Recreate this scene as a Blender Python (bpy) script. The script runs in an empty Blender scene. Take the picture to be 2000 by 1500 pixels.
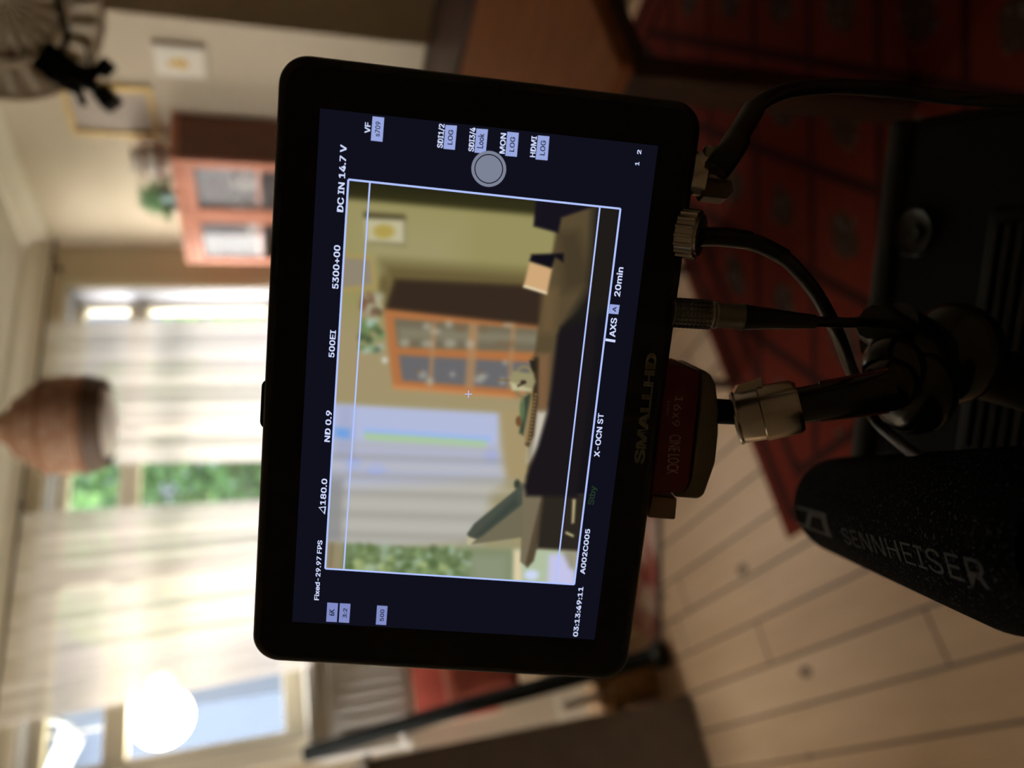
import bpy, bmesh, math, random
import numpy as np
from mathutils import Vector as V, Matrix as M4
from math import sin, cos, pi, radians, tan, atan2
random.seed(7)
S = bpy.context.scene
COL = S.collection

# ------------------------------------------------------------------ camera
FPX = 1444.4                     # focal length for the 2000 px wide frame (26 mm equivalent)
CAM = V((0, 0, 1.35))
def _axes():
    n = V((170, 4300, FPX)).normalized()          # nadir seen as (right, down, forward) of the upright phone
    zc = V((-n[0], n[1], -n[2]))                  # world up in (right, up, fwd)
    hc = (V((0, 0, 1)) - zc[2]*zc).normalized()
    fl = lambda a: V((a[0], a[1], -a[2]))
    rc = fl(fl(hc).cross(fl(zc)))
    a = radians(30)
    H = V((sin(a), cos(a), 0)); R = V((cos(a), -sin(a), 0)); Z = V((0, 0, 1))
    w = lambda v: v.dot(hc)*H + v.dot(rc)*R + v.dot(zc)*Z
    return w(V((1, 0, 0))), w(V((0, 1, 0))), w(V((0, 0, 1)))
CR, CU, CF = _axes()             # right, up, forward of the (upright held) phone
cd = bpy.data.cameras.new('camera'); co = bpy.data.objects.new('camera', cd); COL.objects.link(co)
mx, my, mz = -CU, CR, -CF        # the photograph is stored lying on its side
co.matrix_world = M4(((mx[0], my[0], mz[0], CAM[0]), (mx[1], my[1], mz[1], CAM[1]), (mx[2], my[2], mz[2], CAM[2]), (0, 0, 0, 1)))
cd.sensor_width = 36; cd.lens = 26; cd.clip_start = .01; cd.clip_end = 200
cd.dof.use_dof = True; cd.dof.focus_distance = .224; cd.dof.aperture_fstop = 6.6
S.camera = co
S.view_settings.view_transform = 'Standard'; S.view_settings.look = 'None'
S.view_settings.gamma = 1; S.view_settings.use_curve_mapping = False
S.view_settings.exposure = 0
S.cycles.use_denoising = True; S.cycles.max_bounces = 10; S.cycles.diffuse_bounces = 6
S.cycles.transparent_max_bounces = 16; S.cycles.sample_clamp_indirect = 6
S.cycles.caustics_reflective = False; S.cycles.caustics_refractive = False

# ------------------------------------------------------------------ sky and sun
wd = bpy.data.worlds.new('sky'); S.world = wd; wd.use_nodes = True
nt = wd.node_tree; nt.nodes.clear()
def nn(nt, t, **k):
    n = nt.nodes.new(t)
    for a, b in k.items(): setattr(n, a, b)
    return n
wo = nn(nt, 'ShaderNodeOutputWorld'); bg = nn(nt, 'ShaderNodeBackground')
tc = nn(nt, 'ShaderNodeTexCoord'); sp = nn(nt, 'ShaderNodeSeparateXYZ'); cr = nn(nt, 'ShaderNodeValToRGB'); mr = nn(nt, 'ShaderNodeMapRange')
nt.links.new(tc.outputs['Generated'], sp.inputs[0]); nt.links.new(sp.outputs[2], cr.inputs[0])
cr.color_ramp.elements[0].position = 0; cr.color_ramp.elements[0].color = (.52, .62, .78, 1)
cr.color_ramp.elements[1].position = .5; cr.color_ramp.elements[1].color = (.80, .90, 1, 1)
mr.inputs[1].default_value = .28; mr.inputs[2].default_value = .6; mr.inputs[3].default_value = .85; mr.inputs[4].default_value = 9.0
mr2 = nn(nt, 'ShaderNodeMapRange', interpolation_type='SMOOTHSTEP')      # extra sky glow added from world -X, out of view, to brighten the room
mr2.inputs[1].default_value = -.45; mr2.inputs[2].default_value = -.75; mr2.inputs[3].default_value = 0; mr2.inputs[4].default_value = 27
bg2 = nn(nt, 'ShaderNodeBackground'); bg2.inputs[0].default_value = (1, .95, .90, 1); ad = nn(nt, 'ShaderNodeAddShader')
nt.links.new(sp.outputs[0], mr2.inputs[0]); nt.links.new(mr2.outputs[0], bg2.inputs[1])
nt.links.new(sp.outputs[2], mr.inputs[0]); nt.links.new(cr.outputs[0], bg.inputs[0]); nt.links.new(mr.outputs[0], bg.inputs[1])
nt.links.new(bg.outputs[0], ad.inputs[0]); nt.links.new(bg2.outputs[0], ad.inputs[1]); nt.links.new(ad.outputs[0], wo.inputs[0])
sd = bpy.data.lights.new('sun', 'SUN'); so = bpy.data.objects.new('sun', sd); COL.objects.link(so)
sd.energy = 3.2; sd.angle = radians(14); sd.color = (1, .93, .84)
so.location = (0, 8, 8)
so.rotation_euler = V((-.08, 1, .80)).to_track_quat('Z', 'Y').to_euler()

# ------------------------------------------------------------------ rays (a photo pixel to a point at a real depth / on a real plane)
def ray(x, y): return CF + CR*((750-y)/FPX) - CU*((x-1000)/FPX)
def P(x, y, d): return CAM + ray(x, y)*d
def onx(x, y, X): k = ray(x, y); return CAM + k*((X-CAM[0])/k[0])
def ony(x, y, Y): k = ray(x, y); return CAM + k*((Y-CAM[1])/k[1])
def onz(x, y, Z): k = ray(x, y); return CAM + k*((Z-CAM[2])/k[2])

# ------------------------------------------------------------------ materials
def lin(c):
    return tuple(((v/255)/12.92 if v/255 <= .04045 else ((v/255+.055)/1.055)**2.4) for v in c)
MATS = {}
def mat(name, col=(128, 128, 128), rough=.6, metal=0, noise=0, nscale=8, bump=0, bscale=60, sheen=0, spec=.5, coat=0, stretch=None):
    if name in MATS: return MATS[name]
    m = bpy.data.materials.new(name); m.use_nodes = True; t = m.node_tree; b = t.nodes['Principled BSDF']
    c = lin(col); b.inputs['Base Color'].default_value = (*c, 1); b.inputs['Roughness'].default_value = rough
    b.inputs['Metallic'].default_value = metal; b.inputs['Specular IOR Level'].default_value = spec
    b.inputs['Sheen Weight'].default_value = sheen; b.inputs['Coat Weight'].default_value = coat
    tcn = nn(t, 'ShaderNodeTexCoord'); mp = nn(t, 'ShaderNodeMapping'); t.links.new(tcn.outputs['Object'], mp.inputs[0])
    if stretch: mp.inputs['Scale'].default_value = stretch
    nz = nn(t, 'ShaderNodeTexNoise'); nz.inputs['Scale'].default_value = nscale; nz.inputs['Detail'].default_value = 4
    t.links.new(mp.outputs[0], nz.inputs[0])
    r = nn(t, 'ShaderNodeValToRGB'); k = max(noise, .03)
    r.color_ramp.elements[0].position = .3; r.color_ramp.elements[1].position = .7
    r.color_ramp.elements[0].color = (*[v*(1-k) for v in c], 1); r.color_ramp.elements[1].color = (*[min(1, v*(1+k)) for v in c], 1)
    t.links.new(nz.outputs[0], r.inputs[0]); t.links.new(r.outputs[0], b.inputs['Base Color'])
    if bump:
        n2 = nn(t, 'ShaderNodeTexNoise'); n2.inputs['Scale'].default_value = bscale; t.links.new(mp.outputs[0], n2.inputs[0])
        bp = nn(t, 'ShaderNodeBump'); bp.inputs['Strength'].default_value = bump; bp.inputs['Distance'].default_value = .002
        t.links.new(n2.outputs[0], bp.inputs['Height']); t.links.new(bp.outputs[0], b.inputs['Normal'])
    MATS[name] = m; return m
def emis(name, col=(255, 255, 255), k=1.0):
    if name in MATS: return MATS[name]
    m = bpy.data.materials.new(name); m.use_nodes = True; t = m.node_tree; t.nodes.clear()
    o = nn(t, 'ShaderNodeOutputMaterial'); e = nn(t, 'ShaderNodeEmission'); e.inputs[0].default_value = (*lin(col), 1); e.inputs[1].default_value = k
    t.links.new(e.outputs[0], o.inputs[0]); MATS[name] = m; return m
def math_(t, op, a, b=None, c=None):
    n = nn(t, 'ShaderNodeMath', operation=op)
    for i, v in enumerate((a, b, c)):
        if v is None: continue
        if isinstance(v, (int, float)): n.inputs[i].default_value = v
        else: t.links.new(v, n.inputs[i])
    return n.outputs[0]
def mixc(t, f, a, b):
    n = nn(t, 'ShaderNodeMix', data_type='RGBA')
    if isinstance(f, (int, float)): n.inputs[0].default_value = f
    else: t.links.new(f, n.inputs[0])
    for i, v in ((6, a), (7, b)):
        if isinstance(v, tuple): n.inputs[i].default_value = (*v, 1)
        else: t.links.new(v, n.inputs[i])
    return n.outputs[2]
def newmat(name):
    m = bpy.data.materials.new(name); m.use_nodes = True; t = m.node_tree; b = t.nodes['Principled BSDF']
    tcn = nn(t, 'ShaderNodeTexCoord'); s = nn(t, 'ShaderNodeSeparateXYZ'); t.links.new(tcn.outputs['Object'], s.inputs[0])
    MATS[name] = m
    return m, t, b, s.outputs[0], s.outputs[1], tcn.outputs['Object']

def floor_mat():
    m, t, b, x, y, vec = newmat('pine_boards')
    u = math_(t, 'DIVIDE', math_(t, 'ADD', x, 10.08), .122)
    fr = math_(t, 'FRACT', u); idx = math_(t, 'FLOOR', u)
    wn = nn(t, 'ShaderNodeTexWhiteNoise', noise_dimensions='1D'); t.links.new(idx, wn.inputs['W'])
    # board ends
    yo = math_(t, 'ADD', y, math_(t, 'MULTIPLY', wn.outputs[0], 3.1)); fe = math_(t, 'FRACT', math_(t, 'DIVIDE', yo, 2.3))
    gap = math_(t, 'MAXIMUM', math_(t, 'LESS_THAN', fr, .055), math_(t, 'LESS_THAN', fe, .003))
    mp = nn(t, 'ShaderNodeMapping'); mp.inputs['Scale'].default_value = (9, 1.2, 1); t.links.new(vec, mp.inputs[0])
    nz = nn(t, 'ShaderNodeTexNoise'); nz.inputs['Scale'].default_value = 2.5; nz.inputs['Detail'].default_value = 6; t.links.new(mp.outputs[0], nz.inputs[0])
    c1 = mixc(t, wn.outputs[0], lin((214, 184, 148)), lin((198, 164, 126)))
    c2 = mixc(t, math_(t, 'MULTIPLY', nz.outputs[0], .55), c1, lin((150, 118, 84)))
    vo = nn(t, 'ShaderNodeTexVoronoi'); mp2 = nn(t, 'ShaderNodeMapping'); mp2.inputs['Scale'].default_value = (6, 3.2, 1); t.links.new(vec, mp2.inputs[0]); t.links.new(mp2.outputs[0], vo.inputs[0]); vo.inputs['Scale'].default_value = 1
    kn = math_(t, 'LESS_THAN', vo.outputs['Distance'], .1)
    c3 = mixc(t, math_(t, 'MULTIPLY', kn, .75), c2, lin((70, 45, 28)))
    c4 = mixc(t, gap, c3, lin((62, 46, 30)))
    t.links.new(c4, b.inputs['Base Color']); b.inputs['Roughness'].default_value = .55
    return m
def rug_mat():
    m, t, b, x, y, vec = newmat('red_rug')
    # object coords are world coords here; rug rectangle in RUG
    x0, x1, y0, y1 = RUG
    dx = math_(t, 'MINIMUM', math_(t, 'SUBTRACT', x, x0), math_(t, 'SUBTRACT', x1, x))
    dy = math_(t, 'MINIMUM', math_(t, 'SUBTRACT', y, y0), math_(t, 'SUBTRACT', y1, y))
    d = math_(t, 'MINIMUM', dx, dy)
    band = lambda lo, hi: math_(t, 'MULTIPLY', math_(t, 'GREATER_THAN', d, lo), math_(t, 'LESS_THAN', d, hi))
    lines = math_(t, 'MAXIMUM', band(.035, .065), band(.125, .15))
    def lat(nx, ny, off, sp):
        u = math_(t, 'DIVIDE', math_(t, 'SUBTRACT', math_(t, 'ADD', math_(t, 'MULTIPLY', x, nx), math_(t, 'MULTIPLY', y, ny)), off), sp)
        f = math_(t, 'SUBTRACT', math_(t, 'FRACT', math_(t, 'ADD', u, .5)), .5)     # 0 on the line
        return f
    f1 = lat(-.515, .857, .05, .24); f2 = lat(.53, .848, 1.12, .22)
    a1 = math_(t, 'ABSOLUTE', f1); a2 = math_(t, 'ABSOLUTE', f2)
    lat_ = math_(t, 'MAXIMUM', math_(t, 'LESS_THAN', a1, .055), math_(t, 'LESS_THAN', a2, .045))
    field = math_(t, 'GREATER_THAN', d, .15)
    lines = math_(t, 'MAXIMUM', lines, math_(t, 'MULTIPLY', lat_, field))
    # blossoms in the middle of each lozenge
    r = math_(t, 'SQRT', math_(t, 'ADD', math_(t, 'POWER', math_(t, 'SUBTRACT', .5, a1), 2), math_(t, 'POWER', math_(t, 'SUBTRACT', .5, a2), 2)))
    vo = nn(t, 'ShaderNodeTexVoronoi'); vo.inputs['Scale'].default_value = 42; t.links.new(vec, vo.inputs[0])
    rr = math_(t, 'ADD', r, math_(t, 'MULTIPLY', vo.outputs['Distance'], .12))
    blos = math_(t, 'MULTIPLY', math_(t, 'LESS_THAN', rr, .27), field)
    pale = math_(t, 'MULTIPLY', math_(t, 'LESS_THAN', vo.outputs['Distance'], .3), math_(t, 'MULTIPLY', math_(t, 'LESS_THAN', r, .25), field))
    nz = nn(t, 'ShaderNodeTexNoise'); nz.inputs['Scale'].default_value = 5; t.links.new(vec, nz.inputs[0])
    c = mixc(t, nz.outputs[0], lin((84, 26, 18)), lin((98, 38, 24)))
    c = mixc(t, math_(t, 'MULTIPLY', lines, .85), c, lin((34, 18, 15)))
    c = mixc(t, math_(t, 'MULTIPLY', blos, .8), c, lin((46, 42, 35)))
    c = mixc(t, math_(t, 'MULTIPLY', pale, .5), c, lin((110, 102, 88)))
    t.links.new(c, b.inputs['Base Color']); b.inputs['Roughness'].default_value = .95; b.inputs['Specular IOR Level'].default_value = .1
    return m
def pale_rug_mat():
    m, t, b, x, y, vec = newmat('pale_floral_rug')
    nz = nn(t, 'ShaderNodeTexNoise'); nz.inputs['Scale'].default_value = 9; nz.inputs['Detail'].default_value = 2; t.links.new(vec, nz.inputs[0])
    r = nn(t, 'ShaderNodeValToRGB'); r.color_ramp.elements[0].position = .42; r.color_ramp.elements[1].position = .6
    r.color_ramp.elements[0].color = (*lin((150, 72, 58)), 1); r.color_ramp.elements[1].color = (*lin((205, 178, 160)), 1)
    t.links.new(nz.outputs[0], r.inputs[0]); t.links.new(r.outputs[0], b.inputs['Base Color']); b.inputs['Roughness'].default_value = .95
    return m
def curtain_mat():
    m = bpy.data.materials.new('sheer_curtain'); m.use_nodes = True; t = m.node_tree; t.nodes.clear()
    o = nn(t, 'ShaderNodeOutputMaterial'); d = nn(t, 'ShaderNodeBsdfDiffuse'); tr = nn(t, 'ShaderNodeBsdfTranslucent'); tp = nn(t, 'ShaderNodeBsdfTransparent')
    d.inputs[0].default_value = (.80, .74, .68, 1); tr.inputs[0].default_value = (.60, .54, .515, 1); tp.inputs[0].default_value = (1, 1, 1, 1)
    a = nn(t, 'ShaderNodeMixShader'); a.inputs[0].default_value = .62; t.links.new(d.outputs[0], a.inputs[1]); t.links.new(tr.outputs[0], a.inputs[2])
    b = nn(t, 'ShaderNodeMixShader'); b.inputs[0].default_value = .19; t.links.new(a.outputs[0], b.inputs[1]); t.links.new(tp.outputs[0], b.inputs[2])
    t.links.new(b.outputs[0], o.inputs[0]); return m
def glass_mat(name='window_glass', rough=0):
    if name in MATS: return MATS[name]
    m = bpy.data.materials.new(name); m.use_nodes = True; t = m.node_tree; t.nodes.clear()
    o = nn(t, 'ShaderNodeOutputMaterial'); g = nn(t, 'ShaderNodeBsdfGlossy'); tp = nn(t, 'ShaderNodeBsdfTransparent'); g.inputs['Roughness'].default_value = rough
    a = nn(t, 'ShaderNodeMixShader'); a.inputs[0].default_value = .03; t.links.new(tp.outputs[0], a.inputs[1]); t.links.new(g.outputs[0], a.inputs[2])
    t.links.new(a.outputs[0], o.inputs[0]); MATS[name] = m; return m
def woven_mat():
    m, t, b, x, y, vec = newmat('woven_rattan')
    tcn = nn(t, 'ShaderNodeTexCoord')
    w = nn(t, 'ShaderNodeTexWave', wave_type='BANDS', bands_direction='Z'); w.inputs['Scale'].default_value = 26; w.inputs['Distortion'].default_value = 1.5; t.links.new(vec, w.inputs[0])
    ck = nn(t, 'ShaderNodeTexVoronoi'); ck.inputs['Scale'].default_value = 34; t.links.new(vec, ck.inputs[0])
    f = math_(t, 'MULTIPLY', w.outputs[1], ck.outputs['Distance'])
    c = mixc(t, math_(t, 'MULTIPLY', f, 1.4), lin((160, 106, 70)), lin((244, 216, 186)))
    t.links.new(c, b.inputs['Base Color']); b.inputs['Roughness'].default_value = .7
    # light shows through the open weave
    tr = nn(t, 'ShaderNodeBsdfTranslucent'); tr.inputs[0].default_value = (*lin((200, 140, 95)), 1); mx = nn(t, 'ShaderNodeMixShader'); mx.inputs[0].default_value = .35
    out = [n for n in t.nodes if n.type == 'OUTPUT_MATERIAL'][0]
    t.links.new(b.outputs[0], mx.inputs[1]); t.links.new(tr.outputs[0], mx.inputs[2]); t.links.new(mx.outputs[0], out.inputs[0])
    return m
def foam_mat():
    m, t, b, x, y, vec = newmat('black_foam')
    n = nn(t, 'ShaderNodeTexNoise'); n.inputs['Scale'].default_value = 900; n.inputs['Detail'].default_value = 1; t.links.new(vec, n.inputs[0])
    r = nn(t, 'ShaderNodeValToRGB'); r.color_ramp.elements[0].position = .62; r.color_ramp.elements[1].position = .72
    r.color_ramp.elements[0].color = (.0025, .0025, .0028, 1); r.color_ramp.elements[1].color = (.06, .06, .06, 1)
    t.links.new(n.outputs[0], r.inputs[0]); t.links.new(r.outputs[0], b.inputs['Base Color'])
    b.inputs['Roughness'].default_value = 1; b.inputs['Specular IOR Level'].default_value = .04
    bp = nn(t, 'ShaderNodeBump'); bp.inputs['Strength'].default_value = .6; bp.inputs['Distance'].default_value = .0008
    t.links.new(n.outputs[0], bp.inputs['Height']); t.links.new(bp.outputs[0], b.inputs['Normal'])
    return m
def leaf_mat(name, c):
    m = mat(name, c, rough=.5, noise=.5, nscale=3)
    t = m.node_tree; b = t.nodes['Principled BSDF']; tr = nn(t, 'ShaderNodeBsdfTranslucent'); tr.inputs[0].default_value = (*lin((150, 190, 120)), 1)
    mx = nn(t, 'ShaderNodeMixShader'); mx.inputs[0].default_value = .35
    out = [n for n in t.nodes if n.type == 'OUTPUT_MATERIAL'][0]
    t.links.new(b.outputs[0], mx.inputs[1]); t.links.new(tr.outputs[0], mx.inputs[2]); t.links.new(mx.outputs[0], out.inputs[0]); return m

wall_m = mat('wall_paint', (206, 193, 168), .85, noise=.03, nscale=2, bump=.15, bscale=90)
ceil_m = mat('ceiling_paint', (214, 208, 194), .9, noise=.02)
trim_m = mat('cream_trim_paint', (222, 214, 192), .55)
white_m = mat('white_paint', (228, 226, 218), .5)
blk = mat('black_anodised', (11, 11, 12), .42, noise=.1)
blkm = mat('black_matte', (9, 9, 9), .7, noise=.1, spec=.12)
rubber = mat('black_rubber', (10, 10, 11), .38, noise=.08)
bezel_m = mat('black_bezel_glass', (8, 8, 9), .22, spec=.35)
chrome = mat('brushed_nickel', (206, 202, 196), .25, metal=1, noise=.12, nscale=40)
nickel = mat('satin_nickel', (158, 154, 146), .32, metal=1, noise=.1, nscale=60)
pewter = mat('dark_satin_metal', (120, 118, 112), .4, metal=1, noise=.15, nscale=60)
wood_t = mat('table_wood', (150, 94, 58), .55, spec=.2, noise=.22, nscale=6, stretch=(8, 1, 8))
wood_d = mat('dark_wood', (58, 36, 24), .5, noise=.25, nscale=8, stretch=(1, 6, 1))
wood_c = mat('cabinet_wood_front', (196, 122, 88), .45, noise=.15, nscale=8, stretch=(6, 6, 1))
wood_cs = mat('cabinet_wood_shaded', (118, 66, 44), .5, noise=.12, nscale=8, stretch=(6, 6, 1))  # the cabinet wood again, with the shade of its side put into the colour
gold = mat('pale_gold_frame', (214, 184, 116), .4, metal=.4)
greyfab = mat('grey_laminate', (112, 102, 92), .8, noise=.08, nscale=20)
glass = glass_mat()

# ------------------------------------------------------------------ geometry helpers
def obj(name, bm, m, parent=None, smooth=True, center=False, bevel=0, seg=2, kind=None):
    me = bpy.data.meshes.new(name); bmesh.ops.recalc_face_normals(bm, faces=bm.faces[:]); bm.to_mesh(me); bm.free()
    if smooth:
        for p in me.polygons: p.use_smooth = True
    for mm in (m if isinstance(m, (list, tuple)) else [m]): me.materials.append(mm)
    o = bpy.data.objects.new(name, me); COL.objects.link(o)
    if center:
        xs = np.array([v.co[:] for v in me.vertices]); c = V(((xs[:, 0].min()+xs[:, 0].max())/2, (xs[:, 1].min()+xs[:, 1].max())/2, xs[:, 2].min()))
        me.transform(M4.Translation(-c)); o.location = c
    if parent is not None:
        o.parent = parent; o.matrix_parent_inverse = root_mw(parent).inverted()
    if bevel:
        b = o.modifiers.new('bevel', 'BEVEL'); b.width = bevel; b.segments = seg; b.limit_method = 'ANGLE'
        b.harden_normals = False
    if smooth:
        e = o.modifiers.new('edges', 'EDGE_SPLIT'); e.split_angle = radians(38)
    if kind: o['kind'] = kind
    return o
def root_mw(o):
    mw = M4.LocRotScale(o.location, o.rotation_euler, o.scale)
    return (root_mw(o.parent) @ o.matrix_parent_inverse @ mw) if o.parent else mw
def tag(o, label, cat, group=None):
    o['label'] = label; o['category'] = cat
    if group: o['group'] = group
    return o
def thing(name, label, cat, loc=(0, 0, 0), group=None):
    o = bpy.data.objects.new(name, None); COL.objects.link(o); o.location = loc; o.empty_display_size = .05
    return tag(o, label, cat, group)
def copytree(o, parent=None):
    c = o.copy(); COL.objects.link(c)
    if parent is not None: c.parent = parent
    for ch in [x for x in bpy.data.objects if x.parent == o]: copytree(ch, c)
    return c
def B(): return bmesh.new()
def box(bm, x0, x1, y0, y1, z0, z1, mtx=None, mi=0):
    vs = [bm.verts.new(V((x, y, z)) if mtx is None else mtx @ V((x, y, z))) for x in (x0, x1) for y in (y0, y1) for z in (z0, z1)]
    for f in ((0, 1, 3, 2), (4, 6, 7, 5), (0, 4, 5, 1), (2, 3, 7, 6), (0, 2, 6, 4), (1, 5, 7, 3)):
        bm.faces.new([vs[i] for i in f]).material_index = mi
    return bm
def frame_of(d):
    d = V(d).normalized(); a = V((0, 0, 1)) if abs(d[2]) < .9 else V((1, 0, 0)); u = d.cross(a).normalized(); return u, d.cross(u).normalized()
def lathe(bm, prof, a, d, n=24, caps=True, upv=None, mi=0):
    """prof: (distance along d, radius)"""
    a = V(a); d = V(d).normalized(); u, w = frame_of(d)
    if upv is not None: u = (V(upv)-V(upv).dot(d)*d).normalized(); w = d.cross(u)
    rings = []
    for s, r in prof:
        if r <= 1e-6: rings.append([bm.verts.new(a+d*s)]); continue
        rings.append([bm.verts.new(a+d*s+(u*cos(2*pi*k/n)+w*sin(2*pi*k/n))*r) for k in range(n)])
    for p, q in zip(rings, rings[1:]):
        for k in range(n):
            k2 = (k+1) % n
            if len(p) == 1 and len(q) == 1: continue
            if len(p) == 1: f = bm.faces.new((p[0], q[k], q[k2]))
            elif len(q) == 1: f = bm.faces.new((p[k], p[k2], q[0]))
            else: f = bm.faces.new((p[k], p[k2], q[k2], q[k]))
            f.material_index = mi
    if caps:
        for r in (rings[0], rings[-1]):
            if len(r) > 2: bm.faces.new(r).material_index = mi
    return bm
def cyl(bm, a, b, r, r2=None, n=20): 
    a = V(a); b = V(b); return lathe(bm, [(0, r), ((b-a).length, r if r2 is None else r2)], a, b-a, n)
def cat(pts, k=10):
    pts = [V(p) for p in pts]; out = []
    q = [pts[0]*2-pts[1]]+pts+[pts[-1]*2-pts[-2]]
    for i in range(1, len(q)-2):
        for j in range(k):
            t = j/k; a, b, c, d = q[i-1:i+3]
            out.append(.5*((2*b)+(c-a)*t+(2*a-5*b+4*c-d)*t*t+(3*b-a-3*c+d)*t**3))
    out.append(pts[-1]); return out
def tube(bm, pts, r, n=14, k=10, smoothp=True):
    pp = cat(pts, k) if smoothp else [V(p) for p in pts]
    m = len(pp); rr = (lambda t: r) if isinstance(r, (int, float)) else r
    u, _ = frame_of(pp[1]-pp[0]); rings = []
    for i, p in enumerate(pp):
        d = (pp[min(i+1, m-1)]-pp[max(i-1, 0)]).normalized(); u = (u-u.dot(d)*d).normalized(); w = d.cross(u)
        rad = rr(i/(m-1)); rings.append([bm.verts.new(p+(u*cos(2*pi*j/n)+w*sin(2*pi*j/n))*rad) for j in range(n)])
    for p, q in zip(rings, rings[1:]):
        for j in range(n): bm.faces.new((p[j], p[(j+1) % n], q[(j+1) % n], q[j]))
    bm.faces.new(rings[0]); bm.faces.new(rings[-1]); return bm
def prism(bm, pts2, o, ex, ey, ez, depth, mi=0):
    """outline pts2 in the plane (ex, ey) at o, extruded by depth along ez"""
    a = [bm.verts.new(o+ex*p[0]+ey*p[1]) for p in pts2]; b = [bm.verts.new(o+ex*p[0]+ey*p[1]+ez*depth) for p in pts2]
    n = len(a); bm.faces.new(a).material_index = mi; bm.faces.new(b).material_index = mi
    for i in range(n): bm.faces.new((a[i], a[(i+1) % n], b[(i+1) % n], b[i])).material_index = mi
    return bm
def rrect(w, h, r, k=8, cx=0, cy=0):
    out = []
    for sx, sy, a0 in ((1, 1, 0), (-1, 1, 90), (-1, -1, 180), (1, -1, 270)):
        for j in range(k+1):
            a = radians(a0+90*j/k); out.append((cx+sx*(w/2-r)+r*cos(a), cy+sy*(h/2-r)+r*sin(a)))
    return out
def sphere(bm, c, r, sc=(1, 1, 1), n=16):
    g = bmesh.ops.create_uvsphere(bm, u_segments=n, v_segments=max(8, n//2+2), radius=r)
    for v in g['verts']: v.co = V((v.co[0]*sc[0], v.co[1]*sc[1], v.co[2]*sc[2]))+V(c)
    return bm
def torus(bm, c, R, r, ax, n=28, k=8):
    u, w = frame_of(ax); ax = V(ax).normalized(); rings = []
    for i in range(n):
        a = 2*pi*i/n; d = u*cos(a)+w*sin(a)
        rings.append([bm.verts.new(V(c)+d*(R+r*cos(2*pi*j/k))+ax*r*sin(2*pi*j/k)) for j in range(k)])
    for i in range(n):
        for j in range(k): bm.faces.new((rings[i][j], rings[(i+1) % n][j], rings[(i+1) % n][(j+1) % k], rings[i][(j+1) % k]))
    return bm
TXT = {}
FONT = None
try:
    import os
    fp = os.path.join(bpy.utils.system_resource('DATAFILES'), 'fonts', 'Inter.woff2')   # Blender's own interface font
    if os.path.exists(fp): FONT = bpy.data.fonts.load(fp)
except Exception: FONT = None
def textmesh(s, bold=.0):
    """flat text mesh, returns verts, faces and the size box"""
    key = (s, bold)
    if key in TXT: return TXT[key]
    c = bpy.data.curves.new('t', 'FONT'); c.body = s; c.size = 1; c.fill_mode = 'BOTH'; c.offset = 0 if FONT else bold; c.resolution_u = 4
    if FONT and not set('Kk') & set(s): c.font = FONT
    o = bpy.data.objects.new('t', c); COL.objects.link(o); dg = bpy.context.evaluated_depsgraph_get(); dg.update()
    me = bpy.data.meshes.new_from_object(o.evaluated_get(dg)); 
    vs = np.array([v.co[:] for v in me.vertices]); fs = [list(p.vertices) for p in me.polygons]
    bpy.data.objects.remove(o); bpy.data.curves.remove(c); bpy.data.meshes.remove(me)
    TXT[key] = (vs, fs); return TXT[key]
def text_on(bm, s, a, b, cap, nrm, bold=.01, capunit=.70):
    """text s from baseline point a to b (world) with capital height cap (metres); nrm = plane normal"""
    vs, fs = textmesh(s, bold); a = V(a); b = V(b); ex = (b-a).normalized(); ey = V(nrm).cross(ex).normalized()
    x0, x1 = vs[:, 0].min(), vs[:, 0].max(); kx = (b-a).length/(x1-x0); ky = cap/capunit
    kb_ = bold*1.8
    for dx, dy in (((-kb_, -kb_*.55), (kb_, kb_*.55), (-kb_, kb_*.55), (kb_, -kb_*.55)) if FONT and bold > 0 else ((0, 0),)):
        vv = [bm.verts.new(a+ex*((v[0]+dx-x0)*kx)+ey*((v[1]+dy)*ky)) for v in vs]
        for f in fs:
            try: bm.faces.new([vv[i] for i in f])
            except ValueError: pass
    return bm

# ================================================================== ROOM
XW, YD, ZC = 2.95, 3.46, 2.48
YS = 2.045                      # where the right wall steps back
XL, YB, XR = -2.6, -2.6, 3.9
RUG = (.45, 2.37, -.75, 1.69)
def struct(name, bm, m, **k): return obj(name, bm, m, kind='structure', **k)
struct('floor', box(B(), XL-.1, XR+.1, YB-.1, YD+.3, -.05, 0), floor_mat(), smooth=False)
struct('ceiling', box(B(), XL-.1, XR+.1, YB-.1, YD+.3, ZC, ZC+.05), ceil_m, smooth=False)
WX0, WX1, WZ0, WZ1 = .36, 2.67, 1.23, 2.285
b = B(); box(b, XL, WX0, YD, YD+.22, 0, ZC); box(b, WX1, XW+.2, YD, YD+.22, 0, ZC); box(b, WX0, WX1, YD, YD+.22, 0, WZ0); box(b, WX0, WX1, YD, YD+.22, WZ1, ZC)
struct('wall_back', b, wall_m, smooth=False)
struct('wall_right', box(B(), XW, XW+.2, YS, YD, 0, ZC), wall_m, smooth=False)
b = B(); box(b, XW+.2, XR+.2, YS, YS+.12, 0, ZC); box(b, XR, XR+.2, YB, YS, 0, ZC)
struct('wall_side', b, wall_m, smooth=False)
LY0, LY1, LZ0, LZ1 = 1.9, 3.35, 1.05, 2.32
b = B(); box(b, XL-.2, XL, YB, LY0, 0, ZC); box(b, XL-.2, XL, LY1, YD+.2, 0, ZC); box(b, XL-.2, XL, LY0, LY1, 0, LZ0); box(b, XL-.2, XL, LY0, LY1, LZ1, ZC)
struct('wall_left', b, wall_m, smooth=False)
struct('wall_light_block', box(B(), -1.4, -1.2, YB, 2.25, 0, ZC), wall_m, smooth=False)  # unseen wall added to keep left-window light off the rig and near floor
struct('wall_front', box(B(), XL, XR, YB-.2, YB, 0, ZC), wall_m, smooth=False)
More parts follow.
